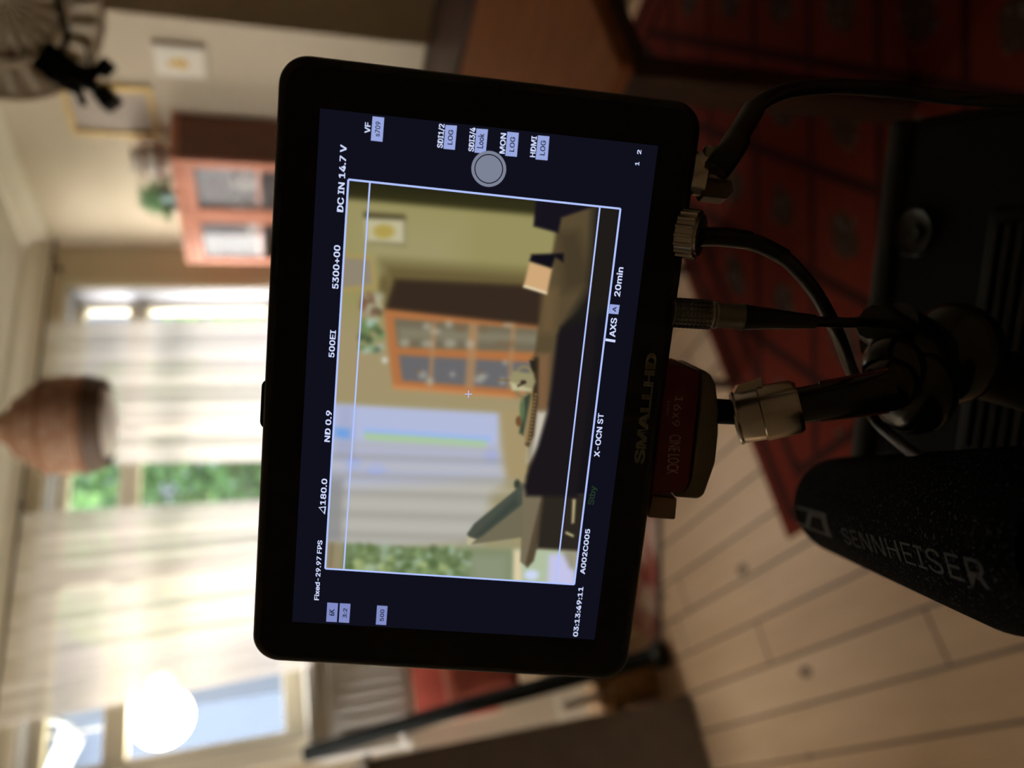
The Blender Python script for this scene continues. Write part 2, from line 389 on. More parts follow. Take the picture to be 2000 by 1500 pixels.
# cornice and baseboards
b = B(); pr = [(0, 0), (0, -.10), (-.02, -.10), (-.03, -.07), (-.05, -.05), (-.09, -.02), (-.09, 0)]
prism(b, pr, V((XL, YD, ZC)), V((0, 1, 0)), V((0, 0, 1)), V((1, 0, 0)), XW-XL)
struct('trim_1', b, trim_m, smooth=False)
b = B(); prism(b, pr, V((XW, YS, ZC)), V((1, 0, 0)), V((0, 0, 1)), V((0, 1, 0)), YD-YS-.092)
struct('trim_2', b, trim_m, smooth=False)
struct('baseboard_back', box(B(), XL, XW-.02, YD-.02, YD, 0, .14), trim_m, smooth=False)
struct('baseboard_right', box(B(), XW-.02, XW, YS, YD-.021, 0, .14), trim_m, smooth=False)
# the long window
w = bpy.data.objects.new('window_1', None); COL.objects.link(w); w.location = (WX0, YD, WZ0); w['kind'] = 'structure'
b = B(); yf0, yf1 = YD+.12, YD+.18
box(b, WX0, WX0+.05, yf0, yf1, WZ0, WZ1); box(b, WX1-.045, WX1, yf0, yf1, WZ0, WZ1)
box(b, WX0+.05, WX1-.045, yf0, yf1, WZ1-.06, WZ1); box(b, WX0+.05, WX1-.045, yf0, yf1, WZ0, WZ0+.09)
obj('window_frame', b, trim_m, w, smooth=False, bevel=.006)
b = B(); box(b, WX0+.05, WX1-.045, yf0-.01, yf1+.005, 1.927, 2.015); obj('transom', b, trim_m, w, smooth=False, bevel=.006)
for xm in (1.14, 1.90):
    b = B(); box(b, xm, xm+.075, yf0+.002, yf1-.002, WZ0+.09, 1.927); box(b, xm, xm+.075, yf0+.002, yf1-.002, 2.015, WZ1-.06)
    obj('mullion', b, trim_m, w, smooth=False, bevel=.006)
b = B(); box(b, WX0+.05, WX1-.045, YD+.15, YD+.155, WZ0+.09, WZ1-.06); obj('pane', b, glass, w, smooth=False)
b = B(); box(b, WX0-.10, WX1+.05, YD-.10, YD+.0, WZ0-.035, WZ0); box(b, WX0, WX1, YD, YD+.12, WZ0, WZ0+.004); obj('windowsill', b, white_m, w, smooth=False, bevel=.006)
b = B(); box(b, WX1-.008, WX1, YD, yf0, WZ0, WZ1); box(b, WX0, WX0+.008, YD, yf0, WZ0, WZ1); box(b, WX0+.008, WX1-.008, YD, yf0, WZ1-.008, WZ1); obj('reveal_lining', b, mat('reveal_paint', (158, 158, 166), .7), w, smooth=False)
b = B(); box(b, WX0-.085, WX0, YD-.02, YD, WZ0, WZ1+.06); box(b, WX1, WX1+.05, YD-.012, YD, WZ0, WZ1+.02); box(b, WX0, WX1, YD-.012, YD, WZ1, WZ1+.03); obj('casing', b, trim_m, w, smooth=False, bevel=.004)

w2 = bpy.data.objects.new('window_added', None); COL.objects.link(w2); w2.location = (XL, LY0, LZ0); w2['kind'] = 'structure'  # unseen window added to bring side light onto the right wall and cabinet
b = B(); xf0, xf1 = XL-.12, XL-.05
for q in ((LY0, LY0+.06, LZ0, LZ1), (LY1-.06, LY1, LZ0, LZ1), (LY0+.06, LY1-.06, LZ0, LZ0+.06), (LY0+.06, LY1-.06, LZ1-.06, LZ1), (2.6, 2.66, LZ0+.06, LZ1-.06)): box(b, xf0, xf1, *q)
obj('window_frame', b, trim_m, w2, smooth=False, bevel=.006)
b = B(); box(b, XL-.09, XL-.085, LY0+.06, LY1-.06, LZ0+.06, LZ1-.06); obj('pane', b, glass, w2, smooth=False)
# curtains on a rod
rod = thing('curtain_rod', 'long thin dark metal curtain rod on brackets above the window', 'curtain rod', (XW-.1, YD-.11, 2.31))
zr = 2.335; b = B(); cyl(b, (-.3, YD-.12, zr), (XW-.09, YD-.12, zr), .0065); obj('rod', b, mat('dark_bronze', (70, 62, 54), .5, metal=.6), rod)
for xx in (2.79, 1.44, .1):
    b = B(); cyl(b, (xx, YD, zr+.0), (xx, YD-.12, zr), .006); lathe(b, [(0, .016), (.008, .016)], (xx, YD-.008, zr), (0, 1, 0), 16); torus(b, (xx, YD-.12, zr), .011, .005, (1, 0, 0)); obj('bracket', b, mat('dark_bronze'), rod)
b = B(); sphere(b, (XW-.08, YD-.12, zr), .014); obj('finial', b, mat('dark_bronze'), rod)
cm = curtain_mat()
def curtain(x0t, x1t, x0b, x1b, zt, zb, label, seed):
    rnd = random.Random(seed); nx, nz = 240, 14; bm = B(); rows = []
    ph = [rnd.uniform(0, 6.28) for _ in range(5)]; fr_ = [rnd.uniform(5, 8), rnd.uniform(10, 13), rnd.uniform(17, 22), rnd.uniform(2, 3), rnd.uniform(30, 36)]
    for j in range(nz+1):
        s = j/nz; row = []
        for i in range(nx+1):
            t = i/nx; x = (x0t+(x1t-x0t)*t)*(1-s)+(x0b+(x1b-x0b)*t)*s; q = t*(x1t-x0t)*3.0
            y = sum(a*sin(f*q*1.6+p+.5*sin(s*2+p)) for a, f, p in zip((.012, .010, .006, .012, .002), fr_, ph))
            row.append(bm.verts.new((x, YD-.12+y*(.55+.45*s), zt+(zb-zt)*s)))
        rows.append(row)
    for p, q in zip(rows, rows[1:]):
        for i in range(nx): bm.faces.new((p[i], p[i+1], q[i+1], q[i]))
    o = obj('curtain', bm, cm, center=False); tag(o, label, 'curtain'); 
    return o
curtain(.565, 1.395, .61, 1.355, 2.325, 1.205, 'cream sheer curtain hanging left of the green gap, lit warm by the sun', 3)
curtain(1.61, 2.37, 1.545, 2.375, 2.325, 1.205, 'pale sheer curtain hanging right of the green gap, beside the bare wall strip', 5)

# ================================================================== OUTSIDE
struct('ground', box(B(), -12, 16, YD+.35, 20, -.6, -.5), mat('lawn', (104, 108, 80), .9, noise=.3), smooth=False)
lm = leaf_mat('leaves_dark', (44, 74, 44)); lm2 = leaf_mat('leaves_light', (104, 142, 70))
def tree(name, label, cx, cy, z0, rx, ry, rz, n, m, seed, cat_='tree', group=None):
    rnd = random.Random(seed); t = thing(name, label, cat_, (cx, cy, -.5), group); bm = B()
    for i in range(n):
        while True:
            d = V((rnd.uniform(-1, 1), rnd.uniform(-1, 1), rnd.uniform(-1, 1)))
            if .35 < d.length < 1: break
        c = V((cx+d[0]*rx, cy+d[1]*ry, z0+rz+d[2]*rz)); s = rnd.uniform(.05, .11)
        a = V((rnd.uniform(-1, 1), rnd.uniform(-1, 1), rnd.uniform(-1, 1))).normalized(); e, g = frame_of(a)
        vs = [bm.verts.new(c+e*s*p+g*s*q+a*w_) for p, q, w_ in ((-1, 0, 0), (-.3, .45, .02), (.5, .4, .0), (1, 0, -.02), (.5, -.4, 0), (-.3, -.45, .02))]
        bm.faces.new(vs)
    fo = obj('foliage', bm, m, t, smooth=False); fo['kind'] = 'stuff'
    bm = B(); tube(bm, [(cx, cy, -.5), (cx+.03, cy, z0*.5+.2), (cx-.02, cy, z0+rz)], lambda s: .09*(1-.6*s)); 
    for k in range(5):
        a = k*1.26; cyl(bm, (cx, cy, z0+rz*.4), (cx+cos(a)*rx*.5, cy+sin(a)*ry*.5, z0+rz*1.2), .035, .012, 8)
    obj('trunk', bm, mat('bark', (82, 66, 50), .9, noise=.3), t)
    return t
tree('leafy_tree', 'leafy green tree outside seen between the two curtains', 3.25, 7.6, .3, 1.5, 1.1, 1.9, 5200, lm, 1)
tree('garden_shrub', 'light green shrub outside at the right edge of the window', 5.65, 7.2, .0, .42, .6, 1.5, 900, lm2, 2, 'shrub')
# pale house across, behind the left pane
hz = thing('house', 'pale blue-grey house facade across the garden, behind the leftmost pane', 'house', (0.6, 12, -.5))
b = B(); box(b, -3.5, 1.9, 12, 15, -.5, 4.2); obj('facade', b, mat('pale_render', (100, 110, 130), .8), hz, smooth=False)
b = B(); prism(b, [(-2.0, 0), (2.0, 0), (0, 1.2)], V((-3.7, 13.5, 4.2)), V((0, 1, 0)), V((0, 0, 1)), V((1, 0, 0)), 5.8); obj('roof', b, mat('slate', (92, 98, 108), .8), hz, smooth=False)
for k in range(3):
    b = B(); box(b, -2.8+k*1.6, -2.0+k*1.6, 11.96, 12.05, 1.2, 2.6); obj('window', b, mat('dark_window', (90, 104, 120), .2), hz, smooth=False)
# awning arms outside the left pane
aw = thing('awning_frame', 'two slanting white awning arms outside the upper left pane', 'awning frame', (.7, YD+.45, 2.0))
for (a, c) in (((98, 1500), (132, 1418)), ((122, 1500), (156, 1442))):
    b = B(); cyl(b, ony(a[0]-6, a[1]+20, YD+.62), ony(c[0], c[1], YD+.42), .017); obj('arm', b, mat('awning_white', (176, 184, 200), .3), aw)
b = B(); q1 = ony(132, 1418, YD+.42); q2 = ony(156, 1442, YD+.42); cyl(b, q1, q2, .012); cyl(b, q1, (q1[0], YD+.2, q1[2]+.02), .012); obj('bracket', b, mat('awning_white'), aw)

# ================================================================== RIGHT WALL
# small framed picture
pf = thing('framed_picture', 'small white-mounted picture with a yellow motif, highest up beside the dark wall step', 'picture', (XW-.03, 2.24, 1.53))
py0, py1, pz0, pz1 = 2.155, 2.312, 1.53, 1.74
b = B(); box(b, XW-.028, XW, py0, py1, pz0, pz1); obj('frame', b, mat('pale_wood_frame', (212, 204, 186), .5), pf, smooth=False, bevel=.004)
b = B(); box(b, XW-.031, XW-.028, py0+.012, py1-.012, pz0+.012, pz1-.012); obj('mount', b, mat('mount_board', (238, 232, 214), .8), pf, smooth=False)
b = B()
for k in range(14):
    a = k*2.4; r_ = .006+.003*(k % 4); sphere(b, (XW-.032, 2.233+.028*cos(a)*(k/14), 1.637+.042*sin(a)*(k/14)), r_, (.12, 1, 1), 8)
obj('motif', b, mat('yellow_motif', (222, 186, 100), .8), pf)
# big gold frame
pf = thing('framed_picture', 'larger gold-framed grey picture, nearer the ceiling above the cabinet', 'picture', (XW-.03, 2.5, 1.77))
y0, y1, z0, z1 = 2.385, 2.66, 1.765, 2.12
b = B()
for q in ((y0, y0+.02, z0, z1), (y1-.02, y1, z0, z1), (y0+.02, y1-.02, z0, z0+.02), (y0+.02, y1-.02, z1-.02, z1)): box(b, XW-.03, XW, *q)
obj('frame', b, gold, pf, smooth=False, bevel=.004)
b = B(); box(b, XW-.012, XW-.004, y0+.02, y1-.02, z0+.02, z1-.02); obj('print', b, mat('grey_print', (186, 174, 160), .8, noise=.08, nscale=6), pf, smooth=False)

# glazed cabinet
cx0, cx1, cy0, cy1, cz = 2.65, XW-.005, 2.52, 3.22, 1.67
cb = thing('display_cabinet', 'reddish wooden glazed display cabinet against the right wall by the window', 'cabinet', ((cx0+cx1)/2, (cy0+cy1)/2, 0))
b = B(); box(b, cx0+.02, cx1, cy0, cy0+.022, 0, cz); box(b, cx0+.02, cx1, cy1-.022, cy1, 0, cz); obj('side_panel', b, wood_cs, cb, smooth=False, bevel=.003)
b = B(); box(b, cx1-.012, cx1, cy0+.022, cy1-.022, .05, cz); obj('back_panel', b, mat('cabinet_back', (104, 98, 96), .7), cb, smooth=False)
b = B(); box(b, cx0, cx1, cy0-.004, cy1+.004, cz, cz+.03); obj('top', b, wood_c, cb, smooth=False, bevel=.005)
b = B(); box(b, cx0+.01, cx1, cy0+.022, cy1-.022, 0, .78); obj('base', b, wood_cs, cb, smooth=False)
for zz in (1.05, 1.33):
    b = B(); box(b, cx0+.03, cx1-.012, cy0+.022, cy1-.022, zz, zz+.016); obj('shelf', b, wood_c, cb, smooth=False)
ym = (cy0+cy1)/2
for (ya, yb) in ((cy0, ym-.002), (ym+.002, cy1)):
    b = B(); f = .045
    box(b, cx0, cx0+.02, ya, ya+f, .80, cz-.002); box(b, cx0, cx0+.02, yb-f, yb, .80, cz-.002); box(b, cx0, cx0+.02, ya+f, yb-f, .80, .80+f); box(b, cx0, cx0+.02, ya+f, yb-f, cz-.062, cz-.002)
    dr = obj('door', b, wood_c, cb, smooth=False, bevel=.004)
    b = B(); box(b, cx0+.008, cx0+.012, ya+f, yb-f, .80+f, cz-.062); obj('door_glass', b, glass_mat('cabinet_glass'), dr, smooth=False)
    b = B(); box(b, cx0, cx0+.018, ya, yb, .06, .79); obj('lower_door', b, wood_c, cb, smooth=False, bevel=.004)
china = mat('white_china', (186, 186, 178), .25, noise=.02)
k = 0
for zz in (1.066, 1.346):
    for yy, tp in ((2.64, 0), (2.78, 1), (2.96, 1), (3.08, 0)):
        b = B()
        if tp: lathe(b, [(0, .03), (.01, .032), (.035, .048), (.075, .05), (.1, .03), (.115, .033), (.115, .026), (.02, .026)], (2.80, yy, zz), (0, 0, 1), 20)
        else: lathe(b, [(0, .03), (.006, .032), (.02, .05), (.05, .068), (.054, .066), (.024, .046), (.012, .0)], (2.80, yy, zz), (0, 0, 1), 20)
        o = obj('china_vase' if tp else 'china_bowl', b, china, center=True)
        tag(o, '%s on the %s shelf inside the glazed cabinet, %s' % ('pale china jar' if tp else 'pale china bowl', 'upper' if zz > 1.2 else 'middle', ('nearer the window' if yy > 2.87 else 'nearer the pictures')), 'vase' if tp else 'bowl', 'china in the display cabinet')
# things on the cabinet
pl = thing('potted_plant', 'leafy pale-green potted plant on top of the display cabinet', 'plant', (2.80, 2.93, cz+.03))
b = B(); lathe(b, [(0, .045), (.07, .055), (.07, .05), (.06, .047), (.06, 0)], (2.80, 2.93, cz+.03), (0, 0, 1), 20); obj('pot', b, mat('dark_pot', (60, 70, 66), .5), pl)
b = B(); rnd = random.Random(9)
for i in range(170):
    a = rnd.uniform(0, 6.28); e = rnd.uniform(-.2, 1.35); L = rnd.uniform(.07, .17); base = V((2.80, 2.93, cz+.10)); d = V((cos(a)*cos(e)*.7, sin(a)*cos(e)*1.0, sin(e)*.95)); s_ = V((-sin(a), cos(a), 0))*.02
    p0_ = base+d*L*.35; p1 = base+d*L*.7; p2 = base+d*L-V((0, 0, .015)); vs = [b.verts.new(q) for q in (p0_, p1+s_, p2, p1-s_)]; b.faces.new(vs)
obj('leaves', b, leaf_mat('leaves_pale', (164, 194, 160)), pl, smooth=False)['kind'] = 'stuff'
cp = thing('patterned_jug', 'brown and white patterned jug on the cabinet, at its end nearest the pictures', 'jug', (2.78, 2.66, cz+.03))
b = B(); lathe(b, [(0, .045), (.01, .06), (.06, .078), (.11, .07), (.15, .048), (.17, .056), (.168, .05), (.14, .04), (.02, .05), (.012, 0)], (2.78, 2.66, cz+.032), (0, 0, 1), 22); obj('body', b, mat('speckled_glaze', (204, 196, 180), .35, noise=.45, nscale=22), cp)
b = B(); torus(b, (2.78, 2.66, cz+.085), .079, .010, (0, 0, 1)); torus(b, (2.78, 2.66, cz+.15), .062, .008, (0, 0, 1)); obj('rim_band', b, mat('brown_glaze', (120, 66, 50), .4), cp)
b = B(); torus(b, (2.78, 2.565, cz+.12), .035, .008, (1, 0, 0)); obj('handle', b, mat('brown_glaze'), cp)
o = obj('pebble', sphere(B(), (2.74, 3.15, cz+.0405), .012, (1.6, 1.5, .9)), mat('dark_stone', (60, 62, 64), .6), center=True); tag(o, 'tiny dark pebble on the cabinet edge beside the plant', 'stone')
bw = obj('glass_tumbler', lathe(B(), [(0, .022), (.07, .028), (.07, .025), (.006, .02), (.006, 0)], (2.70, 2.80, cz+.03), (0, 0, 1), 18), mat('teal_glaze', (150, 190, 184), .3), center=True)
tag(bw, 'small pale teal tumbler on the cabinet, between the jug and the plant', 'tumbler')

# low dark chest behind the table
ch = thing('low_chest', 'dark brown low wooden chest standing against the right wall beyond the table', 'chest', (2.72, 1.75, 0))
b = B(); box(b, 2.45, 2.93, 1.25, 2.44, .04, .58); obj('body', b, wood_d, ch, smooth=False, bevel=.006)
b = B(); box(b, 2.43, 2.945, 1.23, 2.46, .58, .605); obj('top', b, wood_d, ch, smooth=False, bevel=.006)
for k in range(2):
    b = B(); box(b, 2.435, 2.45, 1.28+k*.58, 1.83+k*.58, .10, .54); d_ = obj('drawer', b, wood_d, ch, smooth=False, bevel=.004)
    b = B(); sphere(b, (2.425, 1.555+k*.58, .34), .014); obj('knob', b, nickel, d_)

# ================================================================== TABLE AND WHAT BELONGS TO IT
tx0, tx1, ty0, ty1 = 1.04, 1.91, .715, 2.25
tb = thing('dining_table', 'large brown wooden dining table right behind the monitor', 'table', (1.475, 1.6, 0))
b = B(); box(b, tx0, tx1, ty0, ty1, .715, .75); obj('tabletop', b, wood_t, tb, smooth=False, bevel=.008)
b = B(); box(b, tx0+.06, tx1-.06, ty0+.06, ty0+.08, .63, .715); box(b, tx0+.06, tx1-.06, ty1-.08, ty1-.06, .63, .715); box(b, tx0+.06, tx0+.08, ty0+.08, ty1-.08, .63, .715); box(b, tx1-.08, tx1-.06, ty0+.08, ty1-.08, .63, .715)
obj('apron', b, wood_d, tb, smooth=False)
for (a, c) in ((tx0+.05, ty0+.05), (tx1-.11, ty0+.05), (tx0+.05, ty1-.11), (tx1-.11, ty1-.11)):
    obj('leg', box(B(), a, a+.06, c, c+.06, .003, .715), wood_d, tb, smooth=False, bevel=.004)
chb = mat('navy_chair_fabric', (34, 34, 44), .8, noise=.1)
def make_chair(label):
    t = thing('dining_chair', label, 'chair')
    b = B(); box(b, -.21, .21, -.21, .21, .42, .47); obj('seat', b, chb, t, bevel=.02, seg=3)
    b = B(); prism(b, rrect(.42, .36, .05), V((0, -.235, .66)), V((1, 0, 0)), V((0, 0, 1)), V((0, .03, 0)), 1); 
    for v in b.verts: v.co[1] -= (v.co[2]-.48)*.18
    obj('backrest', b, chb, t)
    for sx in (-1, 1):
        b = B(); cyl(b, (sx*.21, .205, 0), (sx*.185, .18, .42), .014, .018, 12); obj('leg', b, wood_d, t)
        b = B(); cyl(b, (sx*.22, -.25, 0), (sx*.19, -.19, .45), .014, .018, 12); cyl(b, (sx*.19, -.19, .45), (sx*.17, -.235, .60), .017, .014, 12); obj('leg', b, wood_d, t)
    for yy, hw in ((.19, .195), (-.225, .205)): obj('stretcher', cyl(B(), (-hw, yy, .2), (hw, yy, .2), .009, None, 10), wood_d, t)
    return t
c1 = make_chair('dark navy dining chair at the near long side of the table, behind the monitor')
c1.location = (1.184, 1.897, 0); c1.rotation_euler[2] = radians(-90)
c2 = copytree(c1); c2.location = (1.50, 2.46, .0); c2.rotation_euler[2] = radians(180); c2['label'] = 'dark navy dining chair at the far end of the table, below the window'
for c in (c1, c2): c['group'] = 'dining chairs around the table'
# tray, mug and laptop
tr = thing('serving_tray', 'woven oval tray with a braided rim on the table', 'tray', (1.42, 1.9, .75))
b = B(); lathe(b, [(0, .17), (.012, .18), (.012, 0)], (1.42, 1.9, .7515), (0, 0, 1), 36); obj('base', b, mat('seagrass', (168, 142, 96), .8, noise=.3, nscale=60), tr)
b = B(); torus(b, (1.42, 1.9, .772), .18, .012, (0, 0, 1), 40); obj('rim', b, mat('seagrass'), tr)
mg = thing('mug', 'cream enamel mug with two handles and a small bird, on the woven tray', 'mug', (1.40, 1.86, .765))
b = B(); lathe(b, [(0, .036), (.004, .04), (.085, .042), (.088, .04), (.084, .038), (.006, .036), (.006, 0)], (1.40, 1.86, .765), (0, 0, 1), 26); obj('body', b, mat('cream_enamel', (206, 198, 164), .3), mg)
for s_ in (-1, 1): b = B(); torus(b, (1.40+s_*.052, 1.86, .81), .022, .004, (0, 1, 0)); obj('handle', b, mat('cream_enamel'), mg)
lp = thing('laptop', 'open grey laptop on the table end nearest the window', 'laptop', (1.3, 2.2, .75))
b = B(); box(b, 1.14, 1.44, 2.08, 2.29, .751, .765); obj('base', b, mat('laptop_grey', (120, 122, 122), .4, metal=.6), lp, smooth=False, bevel=.003)
b = B(); box(b, -.15, .15, 0, .006, 0, .2, M4.Translation((1.29, 2.29, .766)) @ M4.Rotation(radians(-20), 4, 'X')); obj('lid', b, mat('laptop_grey'), lp, smooth=False)

# red rug
rg = obj('patterned_rug', box(B(), RUG[0], RUG[1], RUG[2], RUG[3], .0004, .003), rug_mat(), smooth=False); tag(rg, 'large dark red oriental rug with lozenges and dark border on the floor', 'rug')
# pale rug below the window, turned askew
a_ = radians(-34.5); m_ = M4.Translation((.724, 2.34, 0)) @ M4.Rotation(radians(145.5), 4, 'Z')
pr_ = thing('floral_rug', 'pale pink and rust floral rug with a dark edge, lying askew below the window', 'rug', (.6, 2.5, 0))
b = B(); box(b, -.1, .45, -.45, -.022, .0004, .003, m_); obj('pile', b, pale_rug_mat(), pr_, smooth=False)
b = B(); box(b, -.1, .45, -.022, .012, .0004, .006, m_); obj('edge_band', b, mat('dark_rug_edge', (70, 58, 46), .9), pr_, smooth=False, bevel=.003)

# ================================================================== LEFT SIDE CLUTTER
gc = thing('grey_cupboard', 'plain grey cupboard standing at the lower left, in front of the window wall', 'cupboard', (-.3, 2.7, 0))
b = B(); box(b, -.75, .165, 2.47, 2.95, .0, 1.09); obj('body', b, greyfab, gc, smooth=False, bevel=.012, seg=3)
b = B(); box(b, -.77, .18, 2.455, 2.96, 1.09, 1.11); obj('top', b, greyfab, gc, smooth=False, bevel=.006)
pp = thing('radiator_pipe', 'white vertical pipe below the left corner of the windowsill', 'pipe', (.25, 3.42, 0))
b = B(); cyl(b, (.262, 3.425, .84), (.262, 3.425, 1.19), .016); cyl(b, (.262, 3.425, .855), (.30, 3.39, .855), .012); obj('pipe', b, white_m, pp)
b = B(); lathe(b, [(0, .022), (.03, .022)], (.262, 3.425, .82), (0, 0, 1), 16); obj('valve', b, white_m, pp)
rd = thing('radiator', 'white ribbed radiator below the left end of the windowsill, behind the black pole', 'radiator', (.8, 3.38, .5))
b = B(); box(b, .30, 1.35, 3.36, 3.40, .83, 1.13)
for k in range(21): box(b, .31+k*.05, .335+k*.05, 3.352, 3.36, .85, 1.11)
obj('panel', b, white_m, rd, smooth=False, bevel=.002)
b = B(); box(b, .295, 1.355, 3.35, 3.41, 1.13, 1.145); obj('top_grille', b, white_m, rd, smooth=False)
for xx in (.45, 1.2): b = B(); box(b, xx, xx+.03, 3.40, YD-.001, .95, .99); obj('bracket', b, white_m, rd, smooth=False)
# daybed with cushions under the window
db = thing('daybed', 'low upholstered daybed under the window, covered with a sand-coloured throw', 'daybed', (.95, 3.1, 0))
b = B(); box(b, .40, 1.9, 2.85, 3.40, .10, .30); obj('frame', b, wood_d, db, smooth=False, bevel=.01)
b = B(); box(b, .38, 1.92, 2.83, 3.41, .30, .44); obj('mattress', b, mat('sand_throw', (188, 168, 140), .9, noise=.15, nscale=12), db, bevel=.035, seg=3)
for xx in (.43, 1.82):
    for yy in (2.88, 3.34): obj('leg', box(B(), xx, xx+.05, yy, yy+.04, 0, .10), wood_d, db, smooth=False)
def cushion(loc, rot, w_, h_, t_, m, name, label, piping=None):
    t = thing(name, label, 'cushion', loc); bm = B(); n = 14; M = M4.Translation(loc) @ M4.Rotation(rot[2], 4, 'Z') @ M4.Rotation(rot[0], 4, 'X')
    for s in (1, -1):
        g = [[bm.verts.new(M @ V((w_*(i/n-.5), s*t_*.5*(max(0, 1-(2*i/n-1)**4)*max(0, 1-(2*j/n-1)**4))**.5, h_*j/n))) for i in range(n+1)] for j in range(n+1)]
        for j in range(n):
            for i in range(n): bm.faces.new((g[j][i], g[j][i+1], g[j+1][i+1], g[j+1][i]))
    bmesh.ops.remove_doubles(bm, verts=bm.verts[:], dist=.0005); obj('cover', bm, m, t)
    if piping:
        bm = B(); e = .004; tube(bm, [M @ V(q) for q in ((-w_/2, 0, e), (0, 0, e), (w_/2, 0, e), (w_/2, 0, h_/2), (w_/2, 0, h_-e), (0, 0, h_-e), (-w_/2, 0, h_-e), (-w_/2, 0, h_/2), (-w_/2, 0, e))], .006, 8, smoothp=False); obj('piping', bm, piping, t)
    return t
cream_p = mat('cream_piping', (226, 208, 180), .7)
cushion((.475, 3.30, .445), (radians(-12), 0, radians(0)), .34, .36, .12, mat('coral_fabric', (196, 92, 78), .9, noise=.15), 'coral_cushion', 'coral red cushion with cream piping propped against the wall on the daybed', cream_p)
cushion((.50, 2.98, .445), (radians(-30), 0, radians(15)), .30, .30, .10, mat('rust_fabric', (170, 82, 62), .9, noise=.2), 'rust_cushion', 'rust coloured cushion in front of the coral one on the daybed', cream_p)
cushion((1.3, 3.27, .445), (radians(-12), 0, 0), .5, .4, .12, mat('grey_fabric', (120, 124, 116), .9, noise=.1), 'grey_cushion', 'grey-green cushion on the far end of the daybed, behind the monitor', None)
# crate with sticks between cupboard and daybed
cr_ = thing('wicker_basket', 'small tan wicker basket on the floor beside the grey cupboard', 'basket', (.30, 2.74, 0))
b = B(); lathe(b, [(0, .07), (.17, .09), (.18, .09), (.175, .08), (.02, .06), (.02, 0)], (.27, 2.77, .0), (0, 0, 1), 24); obj('basket_wall', b, mat('wicker', (192, 152, 102), .8, noise=.35, nscale=40), cr_)
b = B(); torus(b, (.27, 2.77, .178), .087, .007, (0, 0, 1)); obj('rim', b, mat('wicker'), cr_)
o = obj('rolled_paper', cyl(B(), (.265, 2.80, .035), (.225, 2.70, .38), .012), mat('paper_roll', (206, 196, 180), .8)); tag(o, 'pale rolled paper standing slanted in the wicker basket', 'paper roll')
# black boom pole leaning on the sill
bp = thing('boom_pole', 'long black pole leaning from the floor up to the windowsill', 'pole', (.33, 2.57, 0))
pa, pb = V((.325, 2.57, .03)), V((.285, 3.345, 1.245))
b = B(); tube(b, [pa, pa.lerp(pb, .5)+V((.006, -.012, 0)), pb], .032, 18); obj('tube', b, mat('black_foam_tube', (30, 36, 38), .85), bp)
b = B(); sphere(b, (.325, 2.56, .032), .03, (1.7, 1.3, 1)); obj('foot', b, rubber, bp)

# globe lamp by the left pane
gl = thing('globe_lamp', 'glowing round globe lamp hanging in front of the leftmost pane', 'lamp', (.47, 2.98, 1.6))
gc_ = P(318, 1402, 3.30); b = B(); sphere(b, gc_, .125, n=24); obj('globe', b, emis('lamp_glow', (255, 236, 200), 9), gl)
g2 = P(314, 1342, 3.30); b = B(); sphere(b, g2, .058, n=20); obj('globe', b, emis('lamp_glow'), gl)
b = B(); cyl(b, gc_+V((0, 0, .12)), (gc_[0], gc_[1], ZC), .003, None, 8); cyl(b, g2+V((0, 0, .05)), (g2[0], g2[1], ZC), .003, None, 8); obj('cord', b, white_m, gl)
b = B(); c_ = (gc_+g2)/2; lathe(b, [(0, .09), (.02, .09)], (c_[0], c_[1], ZC-.02), (0, 0, 1), 20); obj('ceiling_plate', b, white_m, gl)
ld = bpy.data.lights.new('globe_light', 'POINT'); lo = bpy.data.objects.new('globe_light', ld); COL.objects.link(lo); lo.parent = gl; lo.matrix_parent_inverse = root_mw(gl).inverted(); lo.location = gc_+V((0, -.16, 0)); ld.energy = 9; ld.color = (1, .86, .66); ld.shadow_soft_size = .1

# rattan pendant
PC = P(100, 832, 2.75); base = PC-V((0, 0, 0)); cxp, cyp = PC[0], PC[1]
pz = P(205, 832, 2.75)[2]; sc = .19/.19
pdt = thing('rattan_pendant', 'bell-shaped woven rattan pendant lamp hanging over the table end', 'lamp', (cxp, cyp, pz))
prof = [(0.02, .165), (.07, .182), (.14, .187), (.20, .176), (.255, .145), (.295, .105), (.325, .068), (.355, .050), (.42, .046)]
b = B(); lathe(b, prof, (cxp, cyp, pz), (0, 0, 1), 40, caps=False)
lathe(b, [(s, r-.006) for s, r in prof], (cxp, cyp, pz), (0, 0, 1), 40, caps=False); wv = woven_mat(); sh = obj('shade', b, wv, pdt)
b = B()
for s, r in ((.02, .166), (.075, .184), (.20, .177), (.295, .106)): torus(b, (cxp, cyp, pz+s), r, .006, (0, 0, 1), 40)
obj('hoop', b, mat('rattan_hoop', (150, 100, 62), .6), sh)
b = B(); lathe(b, [(0.0, .158), (.0, .168), (.045, .181), (.062, .185), (.062, .176), (.0, .158)], (cxp, cyp, pz), (0, 0, 1), 40, caps=False); obj('rim_band', b, mat('dark_rattan', (92, 70, 52), .6), sh)
b = B(); lathe(b, [(-.022, 0), (-.02, .08), (-.004, .125), (.03, .14), (.03, .0)], (cxp, cyp, pz-.004), (0, 0, 1), 32); obj('diffuser', b, mat('opal_glass', (226, 216, 200), .3), pdt)
b = B(); cyl(b, (cxp, cyp, pz+.06), (cxp, cyp, pz+.36), .035); obj('socket', b, mat('brown_socket', (140, 88, 52), .6), pdt)
b = B(); cyl(b, (cxp, cyp, pz+.36), (cxp, cyp, ZC), .004, None, 8); lathe(b, [(0, .04), (.025, .05)], (cxp, cyp, ZC-.025), (0, 0, 1), 20); obj('cord', b, mat('brown_cord', (110, 80, 56), .7), pdt)

